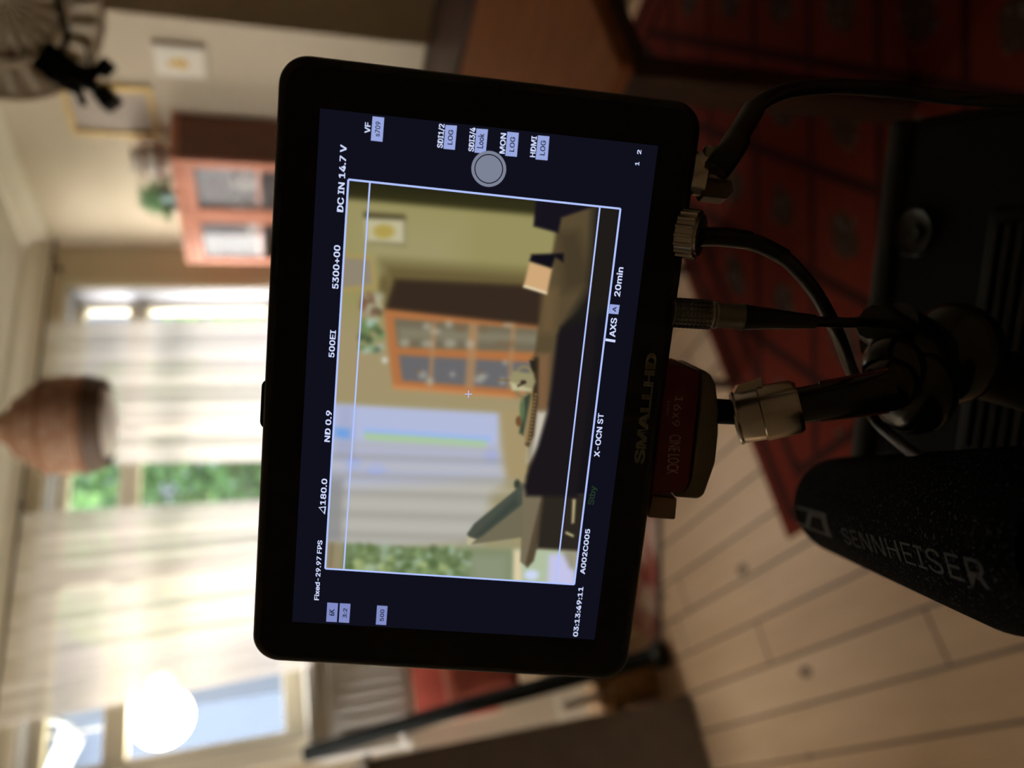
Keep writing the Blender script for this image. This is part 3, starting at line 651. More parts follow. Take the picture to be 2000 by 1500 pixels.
# ribbed round woven disc, upper right corner
rc_ = P(-8, -2, 1.75); rax = (CAM-rc_+V((0, 0, .25))).normalized(); ru, rw = frame_of(rax)
rs = thing('woven_disc', 'round woven disc with ribs, hanging cut off by the corner beside the black lamp gear', 'hanging decoration', rc_)
R0 = .222
b = B(); lathe(b, [(-.03, 0), (-.028, R0*.55), (-.01, R0), (0, R0), (-.006, R0*.97), (-.02, R0*.55), (-.022, 0)], rc_, rax, 56, caps=False); obj('disc', b, mat('pleated_shade', (212, 200, 174), .8, noise=.05), rs)
b = B()
for k in range(22):
    a = 2*pi*k/22; d = ru*cos(a)+rw*sin(a); cyl(b, rc_+d*R0*.1-rax*.018, rc_+d*R0*.56-rax*.014, .005, .009, 6)
obj('rib', b, mat('rib_brown', (166, 150, 122), .7), rs)['kind'] = 'stuff'
b = B(); torus(b, rc_-rax*.010, R0*.62, .012, rax, 56); torus(b, rc_-rax*.003, R0, .006, rax, 56); obj('ring', b, mat('rib_brown'), rs)
b = B()
for k in range(24):
    a = 2*pi*k/24; d = ru*cos(a)+rw*sin(a); tg = -ru*sin(a)+rw*cos(a); cyl(b, rc_+d*R0*.70-rax*.008, rc_+d*R0*.93+tg*.012-rax*.002, .006, .014, 8)
obj('petal', b, mat('pale_scallop', (226, 218, 196), .7), rs)['kind'] = 'stuff'
b = B(); tt = rc_+V((0, 0, R0*.9)); cyl(b, tt, (tt[0], tt[1], ZC), .003, None, 8); obj('cord', b, white_m, rs)

# black lamp gear on an arm
DG = 1.5
gr = thing('grip_arm_lamp', 'small black film lamp and clamps on a stand arm, dangling in the upper right corner', 'film lamp', P(150, 130, DG))
g_ = lambda x, y, dd=0: P(x, y, DG+dd)
b = B(); tube(b, [g_(86, -260, .25), g_(100, -60, .1), g_(113, 0), g_(124, 45), g_(133, 72)], .0075, 12); obj('arm', b, blk, gr)
def gbox(bm, x, y, w_, h_, ang, th, dd=0):
    c = g_(x, y, dd); a = radians(ang); e1 = -CU*cos(a)+-CR*sin(a); e2 = CU*sin(a)-CR*cos(a); k_ = DG/FPX
    m = M4(((e1[0], e2[0], CF[0], c[0]), (e1[1], e2[1], CF[1], c[1]), (e1[2], e2[2], CF[2], c[2]), (0, 0, 0, 1)))
    box(bm, -w_/2*k_, w_/2*k_, -h_/2*k_, h_/2*k_, -th/2, th/2, m)
b = B(); gbox(b, 110, 128, 56, 60, 35, .05); gbox(b, 126, 144, 70, 46, 30, .04); gbox(b, 100, 146, 26, 24, 50, .035, .01); obj('lamp_head', b, blkm, gr, smooth=False, bevel=.008, seg=3)
b = B(); gbox(b, 160, 150, 44, 40, 20, .035, -.01); gbox(b, 205, 132, 34, 24, -45, .03, .01); gbox(b, 182, 140, 30, 20, -10, .02); obj('clamp', b, blkm, gr, smooth=False, bevel=.006, seg=2)
b = B(); gbox(b, 210, 192, 36, 40, -38, .03); gbox(b, 192, 172, 22, 14, 30, .02); obj('battery', b, blk, gr, smooth=False, bevel=.003)
b = B(); gbox(b, 157, 186, 12, 44, -20, .012); gbox(b, 140, 176, 46, 9, 33, .012); gbox(b, 130, 160, 14, 34, 20, .02); obj('bracket', b, blk, gr, smooth=False, bevel=.002)
b = B(); tube(b, [g_(133, 72), g_(150, 72), g_(166, 88), g_(173, 116), g_(176, 130)], .003, 10); obj('cable', b, rubber, gr)
b = B(); tube(b, [g_(133, 72), g_(126, 88), g_(118, 108)], .006, 10); obj('yoke', b, blk, gr)
sb = g_(86, -260, .25); b = B(); cyl(b, (sb[0], sb[1], .5), (sb[0], sb[1], sb[2]+.05), .014); 
obj('stand_column', b, blk, gr)
for k in range(3):
    a = 2*pi*k/3+.4; b = B(); cyl(b, (sb[0], sb[1], .55), (sb[0]+cos(a)*.38, sb[1]+sin(a)*.38, .01), .01, None, 10); obj('stand_leg', b, blk, gr)

# ================================================================== MONITOR
q = [V(((750-y)/FPX, -(x-1000)/FPX, 1.0)) for x, y in ((490, 1291), (545, 98.5), (1377, 202), (1222.5, 1333))]
A_ = np.array([[q[0][i], -q[1][i], q[2][i]] for i in range(3)]); lam = list(np.linalg.solve(A_, np.array(q[3])))+[1.0]
pts = [q[i]*lam[i] for i in range(4)]; s_ = .187/(pts[1]-pts[0]).length
pw = [CAM+CR*p[0]*s_+CU*p[1]*s_+CF*p[2]*s_ for p in pts]
MC = (pw[0]+pw[1]+pw[2]+pw[3])/4
MX = (pw[1]-pw[0]+pw[2]-pw[3]).normalized(); MY = (pw[0]-pw[3]+pw[1]-pw[2]); MY = (MY-MY.dot(MX)*MX).normalized(); MN = MX.cross(MY)   # normal towards the phone
MW, MH = (pw[1]-pw[0]).length, (pw[0]-pw[3]).length
cd.dof.focus_distance = (MC-CAM).dot(CF)
def mp_(x, y, off=0.0):           # photo pixel -> the monitor face, off metres in front of it
    k = ray(x, y); c = MC+MN*off; return CAM+k*((c-CAM).dot(MN)/k.dot(MN))
def muv(x, y):
    p = mp_(x, y)-MC; return p.dot(MX), p.dot(MY)
mon = thing('field_monitor', 'black touchscreen field monitor showing the camera view, standing sideways in the middle', 'monitor', MC)
b = B(); n_ = 8; out = []
for inset, z in ((0, -.028), (0, -.0015), (.0008, -.0004), (.002, 0)):
    out.append([b.verts.new(MC+MX*px+MY*py+MN*z) for px, py in rrect(MW-2*inset, MH-2*inset, .0085-inset*.8, 10)])
for p_, q_ in zip(out, out[1:]):
    for i in range(len(p_)): b.faces.new((p_[i], p_[(i+1) % len(p_)], q_[(i+1) % len(p_)], q_[i]))
b.faces.new(out[0]); b.faces.new(out[-1]); obj('housing', b, blk, mon)
b = B(); prism(b, rrect(MW-.0052, MH-.0052, .0065, 10), MC, MX, MY, MN, .0002); obj('front_glass', b, bezel_m, mon)
b = B(); prism(b, rrect(.016, .005, .0024, 6, *muv(512, 800)), MC-MN*.008, MX, MY, MN, -.008); prism(b, rrect(.013, .003, .0014, 6, *muv(511, 800)), MC-MN*.0065, MX, MY, MN, -.010); obj('top_button', b, rubber, mon)
# lit panel
scr_c = [muv(571, 1213.5), muv(625.5, 212), muv(1285, 285), muv(1161, 1248.5)]
def painter():
    NX, NY = 560, 376
    TL, TR, BR, BL = [np.array(muv(*p)) for p in ((636, 1109), (681, 351), (1211, 408), (1121, 1140))]
    s = np.linspace(0, 1, NX)[None, :, None]; t = np.linspace(0, 1, NY)[:, None, None]
    uv = (TL*(1-s)+TR*s)*(1-t)+(BL*(1-s)+BR*s)*t
    # photo coordinates of every grid vertex: only a convenient drawing space for the flat picture on the panel
    p = np.array(MC-CAM)[None, None, :]+uv[..., :1]*np.array(MX)+uv[..., 1:]*np.array(MY)
    z = p@np.array(CF); X = 1000-p@np.array(CU)/z*FPX; Y = 750-p@np.array(CR)/z*FPX
    img = np.zeros((NY, NX, 3)); img[:] = (158, 147, 108)
    def mask(poly, blur):
        n = len(poly); d = np.full(X.shape, 1e9); ins = np.zeros(X.shape, bool)
        for i in range(n):
            (x0, y0), (x1, y1) = poly[i], poly[(i+1) % n]; ex, ey = x1-x0, y1-y0; L = ex*ex+ey*ey+1e-9
            k = np.clip(((X-x0)*ex+(Y-y0)*ey)/L, 0, 1); d = np.minimum(d, np.hypot(X-x0-k*ex, Y-y0-k*ey))
            c = ((y0 <= Y) & (y1 > Y)) | ((y1 <= Y) & (y0 > Y)); xi = x0+(Y-y0)/(ey if abs(ey) > 1e-9 else 1e-9)*ex; ins ^= c & (X < xi)
        return np.clip(np.where(ins, d, -d)/max(blur, .5)*.5+.5, 0, 1)
    def pt(poly, col, blur=3, a=1.0):
        m = mask(poly, blur)[..., None]*a; img[:] = img*(1-m)+np.array(col)*m
    def el(cx, cy, rx, ry, col, blur=.3, a=1.0):
        d = np.hypot((X-cx)/rx, (Y-cy)/ry); m = np.clip((1-d)/blur+.5, 0, 1)[..., None]*a; img[:] = img*(1-m)+np.array(col)*m
    def blur(a, sg):
        k = np.exp(-.5*(np.arange(-int(3*sg), int(3*sg)+1)/sg)**2); k /= k.sum(); h = len(k)//2; p_ = np.pad(a, ((h, h), (h, h), (0, 0)), 'edge')
        t1 = sum(k[i]*p_[i:i+a.shape[0]] for i in range(len(k))); return sum(k[i]*t1[:, i:i+a.shape[1]] for i in range(len(k)))
    r = np.random.RandomState(4)
    pt([(630, 340), (1215, 340), (1215, 700), (630, 790)], (150, 142, 92), 60)
    pt([(630, 620), (1215, 620), (1215, 820), (630, 800)], (160, 145, 108), 40)
    pt([(700, 420), (900, 440), (900, 540), (700, 530)], (156, 148, 104), 40)
    pt([(630, 330), (1215, 330), (1100, 425), (1050, 420), (680, 388), (630, 384)], (48, 46, 24), 6)
    pt([(630, 300), (1215, 300), (1215, 385), (630, 350)], (24, 23, 14), 25)
    # small and large picture
    pt([(712, 416), (790, 421), (792, 430), (712, 425)], (58, 50, 30), 5); pt([(718, 428), (790, 431), (792, 480), (720, 474)], (108, 98, 66), 5)
    pt([(714, 427), (789, 430), (790, 476), (716, 471)], (188, 182, 150), 4); el(750, 452, 21, 14, (172, 152, 78), .6)
    pt([(670, 496), (728, 501), (736, 562), (668, 570)], (168, 146, 84), 4); pt([(670, 502), (722, 507), (728, 556), (668, 562)], (142, 132, 112), 4)
    # cabinet, its shadow and side
    pt([(745, 510), (1050, 532), (1040, 600), (760, 590)], (104, 92, 56), 16)
    pt([(772, 545), (1085, 560), (1080, 645), (750, 606)], (54, 41, 31), 5)
    pt([(750, 603), (1080, 640), (1040, 778), (768, 757)], (176, 112, 66), 4); pt([(768, 752), (1000, 772), (1000, 776), (768, 758)], (206, 140, 88), 4)
    pt([(770, 622), (1060, 643), (1052, 688), (777, 678)], (112, 104, 84), 3); pt([(780, 640), (1050, 655), (1050, 670), (780, 660)], (140, 134, 112), 8, .7)
    pt([(779, 693), (1047, 708), (1010, 760), (786, 743)], (104, 103, 106), 3)
    for xx, w_ in ((925, 9), (1003, 4), (848, 4)): pt([(xx-w_, 630), (xx+w_, 632), (xx+w_-8, 760), (xx-w_-8, 758)], (172, 132, 92), 3, .8)
    for k in range(26): el(r.uniform(790, 1040), r.choice([r.uniform(630, 675), r.uniform(700, 745)]), r.uniform(5, 13), r.uniform(4, 9), (184, 182, 164) if k % 3 else (120, 96, 70), .8, .55)
    el(750, 560, 10, 22, (100, 84, 50), .8, .8)
    for k in range(26): el(r.uniform(706, 744), r.uniform(575, 612), 7, 7, [(190, 190, 170), (120, 80, 60), (90, 72, 50)][k % 3], .7, .6)
    for k in range(40): el(r.uniform(706, 748), r.uniform(622, 686), 7, 6, [(96, 124, 72), (168, 190, 178), (56, 74, 48), (118, 146, 96)][k % 4], .7, .65)
    el(752, 703, 6, 6, (205, 205, 195), .5)
    # window with curtain
    pt([(640, 792), (668, 794), (985, 812), (1000, 935), (960, 965), (940, 1060), (630, 1080)], (178, 176, 168), 12)
    pt([(640, 788), (976, 807), (972, 872), (640, 862)], (178, 186, 218), 5); pt([(640, 860), (972, 874), (985, 930), (640, 960)], (176, 180, 200), 14)
    pt([(660, 790), (692, 792), (690, 900), (655, 900)], (158, 164, 196), 8, .6)
    pt([(712, 836), (958, 853), (956, 862), (712, 846)], (150, 182, 240), 4); pt([(712, 845), (950, 861), (948, 872), (714, 858)], (168, 200, 150), 5)
    pt([(655, 835), (684, 838), (684, 856), (655, 852)], (110, 160, 225), 6)
    el(735, 915, 20, 12, (160, 174, 235), .8, .7); el(690, 905, 16, 12, (150, 168, 240), .8, .7); el(960, 890, 14, 14, (160, 170, 220), .8, .6)
    for k, yy in enumerate((888, 905, 925, 946, 958, 980, 1000, 1022, 1040)): pt([(640, yy-2), (1000, yy+10), (1000, yy+16), (640, yy+5)], (196, 192, 180) if k % 2 else (146, 142, 130), 8, .55)
    pt([(626, 930), (672, 934), (668, 1058), (624, 1056)], (138, 138, 140), 8, .8)
    pt([(975, 800), (1035, 800), (1030, 930), (990, 940), (980, 870)], (164, 146, 106), 8)
    # greenery on the left
    pt([(672, 1060), (780, 1066), (1010, 1074), (1010, 1150), (660, 1140)], (112, 130, 90), 4); pt([(905, 1072), (1000, 1075), (1000, 1150), (920, 1150)], (138, 146, 120), 20)
    for k in range(110): el(r.uniform(680, 915), r.uniform(1066, 1128), r.uniform(5, 12), r.uniform(4, 10), [(140, 162, 112), (90, 110, 64), (168, 190, 168), (78, 98, 60), (176, 190, 130)][k % 5], .6, .6)
    pt([(630, 1056), (671, 1060), (668, 1140), (628, 1140)], (150, 138, 108), 4); pt([(646, 1058), (652, 1060), (646, 1120), (640, 1120)], (122, 110, 84), 3)
    # bright bottom left
    pt([(1005, 1072), (1062, 1070), (1125, 1075), (1122, 1160), (1000, 1150)], (176, 190, 160), 4); pt([(1003, 1074), (1016, 1074), (1018, 1150), (1004, 1150)], (226, 206, 168), 4)
    pt([(1072, 1082), (1108, 1080), (1120, 1110), (1125, 1160), (1068, 1160)], (196, 196, 232), 4); el(1038, 1122, 14, 10, (205, 215, 245), .6); pt([(1098, 1075), (1126, 1075), (1122, 1112), (1112, 1108)], (150, 144, 124), 4)
    img[:] = blur(img, 2.4)
    # table top
    pt([(1098, 380), (1088, 450), (1072, 520), (1055, 620), (1042, 700), (1034, 860), (1030, 930), (1070, 960), (1130, 960), (1180, 700), (1215, 380)], (88, 74, 50), 4)
    pt([(1060, 560), (1090, 565), (1080, 650), (1055, 650)], (104, 84, 56), 10); pt([(1045, 800), (1072, 800), (1060, 880), (1032, 900)], (196, 188, 172), 10); pt([(1050, 690), (1074, 690), (1068, 800), (1048, 800)], (122, 92, 64), 6)
    pt([(1090, 455), (1130, 450), (1160, 560), (1100, 570)], (70, 58, 40), 14)
    # wooden leaf with the lectern-shaped lid on it
    pt([(1015, 940), (1070, 960), (1068, 985), (1040, 1095), (1029, 1107), (1016, 1096), (1020, 985)], (118, 108, 86), 2); pt([(1058, 965), (1072, 968), (1042, 1094), (1030, 1107), (1026, 1100)], (82, 70, 52), 3)
    pt([(1022, 948), (1022, 1048), (936, 1060), (914, 1062), (912, 1050)], (112, 106, 84), 2); pt([(1020, 945), (1020, 984), (932, 1052), (918, 1052), (912, 1042), (926, 1022)], (74, 80, 70), 2); pt([(1008, 968), (1012, 985), (940, 1046), (928, 1046)], (54, 62, 54), 6, .7)
    pt([(912, 1046), (930, 1052), (918, 1064), (911, 1062)], (186, 178, 146), 2); el(1010, 945, 6, 9, (56, 62, 50), .8)
    pt([(1062, 964), (1180, 964), (1150, 1076), (1048, 1070)], (44, 38, 32), 4)
    pt([(1118, 974), (1124, 974), (1121, 1020), (1116, 1022)], (190, 176, 128), 2); pt([(1105, 1037), (1120, 1044), (1119, 1048), (1104, 1041)], (210, 204, 150), 2)
    pt([(1171, 380), (1220, 380), (1220, 600), (1145, 966), (1108, 966), (1130, 800)], (21, 19, 24), 4)
    # near chair, dark
    pt([(1094, 640), (1088, 655), (1076, 760), (1068, 810), (1050, 870), (1028, 930), (1024, 950), (1028, 968), (1126, 970), (1142, 850), (1160, 700), (1168, 600), (1145, 600), (1110, 625)], (26, 22, 26), 5)
    pt([(1100, 640), (1200, 600), (1215, 380), (1160, 380), (1150, 560)], (30, 27, 24), 12)
    pt([(1046, 396), (1042, 442), (1090, 455), (1096, 425), (1170, 400), (1175, 380), (1050, 380)], (22, 19, 28), 3)
    pt([(1038, 497), (1034, 510), (1076, 524), (1084, 502), (1100, 512), (1100, 495)], (16, 14, 22), 3)
    pt([(1034, 512), (1078, 525), (1068, 574), (1022, 560)], (206, 166, 120), 3); pt([(1024, 556), (1068, 570), (1067, 575), (1021, 561)], (226, 210, 176), 2)
    # tray with mug
    pt([(1038, 698), (1052, 698), (1050, 780), (1042, 850), (1032, 872), (1026, 868), (1034, 800)], (60, 46, 32), 3); pt([(1036, 700), (1042, 700), (1040, 790), (1030, 866), (1026, 862), (1034, 790)], (150, 126, 82), 2)
    for k in range(14): el(1046-k*.9, 770+k*7, 2.5, 2, (150, 124, 80), .6)
    pt([(1024, 768), (1037, 770), (1022, 850), (1014, 845)], (60, 68, 52), 3); el(1013, 822, 6, 10, (110, 76, 50), .5); el(1020, 800, 5, 22, (92, 110, 76), .8)
    pt([(1034, 703), (1046, 703), (1046, 726), (1038, 724)], (40, 36, 28), 2)
    el(1024, 728, 16, 15, (132, 122, 92), .12); el(1024, 728, 9, 9, (108, 104, 98), .2); el(1020, 763, 13, 13, (128, 120, 88), .12); el(1020, 765, 7, 7, (170, 120, 84), .2)
    pt([(1001, 724), (1042, 730), (1046, 745), (1038, 763), (1000, 760), (995, 745)], (150, 142, 104), 3); pt([(996, 745), (1038, 760), (1037, 764), (1000, 762)], (190, 184, 144), 3)
    el(1022, 746, 6, 4, (60, 50, 40), .4); pt([(1010, 752), (1022, 746), (1022, 750), (1011, 756)], (60, 50, 40), 1.5); pt([(972, 740), (996, 741), (996, 744), (972, 743)], (120, 96, 60), 1.5)
    img[:] = blur(img, 1.3)
    return NX, NY, uv, img/255.
NX, NY, uv, img = painter()
me = bpy.data.meshes.new('camera_view')
C3 = (np.array(MC)+uv[..., :1]*np.array(MX)+uv[..., 1:]*np.array(MY)+np.array(MN)*.00045).reshape(-1, 3)
ii = np.arange(NX*NY).reshape(NY, NX); F4 = np.stack([ii[:-1, :-1], ii[:-1, 1:], ii[1:, 1:], ii[1:, :-1]], -1).reshape(-1, 4)[:, ::-1]
me.vertices.add(len(C3)); me.vertices.foreach_set('co', C3.ravel()); me.loops.add(F4.size); me.loops.foreach_set('vertex_index', F4.ravel())
me.polygons.add(len(F4)); me.polygons.foreach_set('loop_start', np.arange(0, F4.size, 4)); me.update(); me.validate()
ca = me.color_attributes.new('view', 'FLOAT_COLOR', 'POINT')
li = np.where(img <= .04045, img/12.92, ((img+.055)/1.055)**2.4); ca.data.foreach_set('color', np.concatenate([li, np.ones((*li.shape[:2], 1))], -1).astype(np.float32).ravel())
m_ = bpy.data.materials.new('live_view'); m_.use_nodes = True; t_ = m_.node_tree; t_.nodes.clear(); o_ = nn(t_, 'ShaderNodeOutputMaterial'); e_ = nn(t_, 'ShaderNodeEmission'); at = nn(t_, 'ShaderNodeVertexColor', layer_name='view')
t_.links.new(at.outputs[0], e_.inputs[0]); t_.links.new(e_.outputs[0], o_.inputs[0]); me.materials.append(m_)
b = B(); prism(b, scr_c, MC+MN*.0002, MX, MY, MN, .0001); panel = obj('screen', b, emis('panel_blue_black', (15, 16, 28), 1), mon, smooth=False); panel['label'] = 'dark blue lit display panel'
view = bpy.data.objects.new('camera_view', me); COL.objects.link(view); view.parent = panel; view.matrix_parent_inverse = root_mw(panel).inverted(); view['label'] = 'live picture of the room with table and cabinet'
LZ = .0006; ui_w = emis('interface_white', (208, 218, 255)); ui_l = emis('interface_line', (178, 196, 255)); ui_b = emis('badge_blue', (152, 166, 222)); ui_b2 = emis('badge_blue_dim', (128, 138, 196)); ui_d = emis('badge_ink', (14, 14, 26)); ui_g = emis('dim_green', (34, 52, 36)); ui_r = emis('record_grey', (124, 130, 150)); ui_r2 = emis('record_rim', (118, 124, 140))
def ui(name, bm, m, lab=None):
    o = obj(name, bm, m, panel, smooth=False)
    if lab: o['label'] = lab
    return o
def line(bm, a, c, w_, z=LZ):
    a = mp_(*a); c = mp_(*c); d = (c-a).normalized(); n = MN.cross(d)*w_/2
    bm.faces.new([bm.verts.new(p+MN*z) for p in (a-n, c-n, c+n, a+n)])
k1 = (MC-CAM).dot(CF)/FPX       # metres per pixel at the monitor
b = B(); fr = [(636, 1109), (681, 351), (1211, 408), (1121, 1140)]
for i in range(4): line(b, fr[i], fr[(i+1) % 4], 3.6*k1)
ui('frame_line', b, ui_l)
for a, c in (((672, 1111), (723, 356)), ((1085, 1137), (1171, 404))): b = B(); line(b, a, c, 3*k1, LZ+.00003); ui('guide_line', b, ui_l)
b = B(); line(b, (908, 769), (922, 769), 1.6*k1, LZ+.00003); line(b, (915, 762), (915, 776), 1.6*k1, LZ+.00005); ui('centre_cross', b, ui_l)
def txt(s, a, c, cap, m=ui_w, z=LZ, bold=.012, name='readout'):
    bm = B(); text_on(bm, s, mp_(*a, z), mp_(*c, z), cap*k1, MN, bold); return ui(name, bm, m)
def badge(quad, s, m=ui_b, mar=.2, bold=.008):
    bm = B(); bm.faces.new([bm.verts.new(mp_(x, y, LZ)) for x, y in quad]); ui('badge', bm, m)
    (x0, y0), (x1, y1), (x2, y2), (x3, y3) = quad      # lower-left-top, upper..., image order: top-left(up-left), right, right-bottom, left-bottom
    a = ((x0*.28+x3*.72)*(1-mar)+(x1*.28+x2*.72)*mar, (y0*.28+y3*.72)*(1-mar)+(y1*.28+y2*.72)*mar)
    c = ((x0*.28+x3*.72)*mar+(x1*.28+x2*.72)*(1-mar), (y0*.28+y3*.72)*mar+(y1*.28+y2*.72)*(1-mar))
    txt(s, a, c, abs(x3-x0)*.52, ui_d, LZ+.00012, bold, 'badge_text')
txt('Fixed-29.97 FPS', (622.5, 1172), (629.5, 1056), 12)
b = B(); b.faces.new([b.verts.new(mp_(x, y, LZ)) for x, y in ((634.5, 1005), (637, 989), (622, 990.5))]); b.faces.new([b.verts.new(mp_(x, y, LZ+.00004)) for x, y in ((632.7, 1001.5), (634.2, 991.2), (625, 992.2))][::1]).material_index = 1
ang = obj('shutter_symbol', b, [ui_w, ui_d], panel, smooth=False)
txt('180.0', (635.5, 986), (639, 936), 14); txt('ND 0.9', (644, 863), (648, 803), 14); txt('500EI', (652.5, 698), (656, 646), 14)
txt('5300+00', (660.5, 564), (664.5, 480), 15); txt('DC IN 14.7 V', (670, 414), (677, 284), 15); txt('VF', (722.5, 260), (723.5, 240), 13)
R6 = lambda *c: [(600+x*.35, 180+y*.35) for x, y in c]
for s, a, c in (('SDI1/2', (864, 289), (868, 243)), ('SDI3/4', (925, 296), (928.5, 250)), ('MON', (985.5, 300), (988.5, 261)), ('HDMI', (1045, 307), (1048.5, 267))): txt(s, a, c, 13)
badge(R6((355, 270), (365, 135), (430, 142), (420, 277)), 's709'); badge(R6((760, 316), (772, 183), (836, 187), (824, 322)), 'LOG'); badge(R6((933, 337), (945, 203), (1009, 208), (996, 342)), 'Look')
badge(R6((1105, 355), (1117, 221), (1181, 227), (1170, 361)), 'LOG'); badge(R6((1274, 375), (1288, 241), (1352, 247), (1341, 381)), 'LOG')
R5 = lambda *c: [(600+x*.15, 1000+y*.15) for x, y in c]
badge(R5((247, 1427), (262, 1178), (402, 1188), (386, 1434)), '6K', ui_b2, .32); badge(R5((411, 1436), (426, 1187), (564, 1195), (546, 1445)), '3:2', ui_b2, .26); badge(R5((893, 1465), (910, 1216), (1047, 1225), (1028, 1473)), '500', ui_b2, .2)
txt('1', (1248, 323), (1248.6, 317), 10); txt('2', (1251.8, 301), (1252.6, 293.5), 10)
txt('AXS', (1201.3, 658), (1205, 622), 15.5); badge(R6((1682, 1235), (1690, 1183), (1744, 1188), (1736, 1240)), 'A', ui_b, .25); txt('20min', (1210.5, 579), (1217.5, 523), 15)
b = B(); line(b, (1182, 663), (1201, 666), 5*k1); ui('recording_bar', b, ui_w)
txt('X-OCN ST', (1170.5, 892), (1179, 808), 14.5); txt('Stby', (1159, 986), (1164.5, 950), 16, ui_g); txt('A002C005', (1142, 1121), (1152.6, 1034), 13); txt('03:13:49:11', (1128, 1243), (1139.2, 1147), 13)
b = B(); u0 = muv(954.5, 330.5)
for r0, r1, z, mi in ((0, 33, LZ+.00015, 0), (25.2, 27.2, LZ+.0002, 1)):
    n = 48; o1 = [b.verts.new(MC+MX*(u0[0]+r1*k1*cos(2*pi*k/n)*.98)+MY*(u0[1]+r1*k1*sin(2*pi*k/n)*.98)+MN*z) for k in range(n)]
    if r0 == 0: b.faces.new(o1).material_index = mi
    else:
        i1 = [b.verts.new(MC+MX*(u0[0]+r0*k1*cos(2*pi*k/n)*.98)+MY*(u0[1]+r0*k1*sin(2*pi*k/n)*.98)+MN*z) for k in range(n)]
        for k in range(n): b.faces.new((o1[k], o1[(k+1) % n], i1[(k+1) % n], i1[k])).material_index = mi
o = obj('touch_button', b, [ui_r, ui_d], panel, smooth=False)
# maker's name on the lower bezel
b = B(); text_on(b, 'SMALLHD', mp_(1257, 904, .0004), mp_(1282.5, 693, .0004), 26*k1, MN, .022); obj('maker_name', b, mat('grey_print_ink', (150, 148, 140), .6), mon, smooth=False)

# ---- quick-release mount under the monitor
def mfr(x, y, dep):               # point on the monitor side at photo pixel, dep metres behind the face
    return mp_(x, y, -dep)
mt = thing('monitor_mount', 'maroon and grey quick-lock monitor mount under the monitor edge', 'camera mount', mfr(1330, 840, .014))
def mprism(bm, poly, z0, z1, mi=0):
    a = [bm.verts.new(mp_(x, y, z0)) for x, y in poly]; k = mp_(*poly[0], z0); bb = [bm.verts.new(v.co+MN*(z1-z0)) for v in a]; n = len(a)
    bm.faces.new(a).material_index = mi; bm.faces.new(bb).material_index = mi
    for i in range(n): bm.faces.new((a[i], a[(i+1) % n], bb[(i+1) % n], bb[i])).material_index = mi
b = B(); mprism(b, [(1302, 714), (1350, 719), (1364, 724), (1368, 732), (1362, 800), (1354, 880), (1346, 945), (1338, 960), (1272, 968), (1281, 880), (1292, 790)], -.006, -.030); obj('plate', b, mat('maroon_anodised', (104, 36, 42), .5, metal=.3), mt, bevel=.0008)
b = B(); mprism(b, [(1362, 722), (1376, 723), (1390, 733), (1399, 750), (1405, 800), (1404, 850), (1398, 905), (1384, 945), (1376, 968), (1364, 976), (1316, 972), (1322, 958), (1340, 955), (1350, 930), (1358, 870), (1365, 800), (1369, 745)], -.0075, -.032); obj('clamp_body', b, mat('dark_grey_metal', (112, 104, 90), .45, metal=.4), mt, bevel=.0012, seg=3)
b = B(); mprism(b, [(1274, 969), (1322, 974), (1322, 979), (1319, 1013), (1316, 1015), (1266, 1011)], -.010, -.018); obj('lever', b, mat('tan_lever', (150, 124, 104), .55, metal=.3), mt, bevel=.0008)
zt_ = -.0058; ink = mat('etched_grey', (190, 160, 156), .6)
for s, a, c, cap in (('CINE LOCK', (1308, 849), (1302, 926), 24), ('16x9', (1319, 773), (1311, 832), 22), ('INC', (1304, 782), (1301, 812), 7)):
    b = B(); text_on(b, s, mp_(*a, zt_), mp_(*c, zt_), cap*k1*1.03, MN, 0.0); obj('engraving', b, ink, mt, smooth=False)

# ---- friction arm with chrome knuckle
DA = .245
ar = thing('articulating_arm', 'black articulating arm with a chrome knuckle holding the monitor mount', 'support arm', P(1500, 810, .27))
b = B(); cyl(b, P(1396, 803, DA), P(1450, 806, .252), .0042, None, 24); obj('stud', b, blkm, ar)
ka, kb = P(1434, 818, .252), P(1562, 792, .2455)
b = B(); kd = (kb-ka).length; lathe(b, [(0, .0082), (.001, .0089), (kd*.42, .0091), (kd*.44, .0096), (kd*.93, .0092), (kd, .0082)], ka, kb-ka, 10); kn = obj('knuckle', b, chrome, ar, smooth=True); kn['label'] = 'shiny chrome locking sleeve'
b = B(); a0 = ka-(kb-ka).normalized()*.0015; hk = (kb-ka).normalized(); torus(b, ka+hk*.001, .0083, .0009, hk, 30); 
prism(b, [(0, 0), (.010, 0), (.0095, .0045), (.002, .0035)], P(1430, 775, .25), hk, CR, CF, .003); obj('collar_lip', b, chrome, ar)
b = B(); cyl(b, kb-hk*.002, P(1742, 762, .239), .0060, .0067, 30); obj('arm_tube', b, mat('gloss_black', (12, 12, 14), .22), ar)
b = B(); r1 = P(1600, 785, .2435); r2 = P(1735, 763, .2393); 
for sg in (1, -1):
    off = CR*.0059*sg; tube(b, [r1+off, r2+off*1.08], .0010, 8, smoothp=False)
obj('red_trim', b, mat('red_trim', (96, 18, 20), .5), ar)

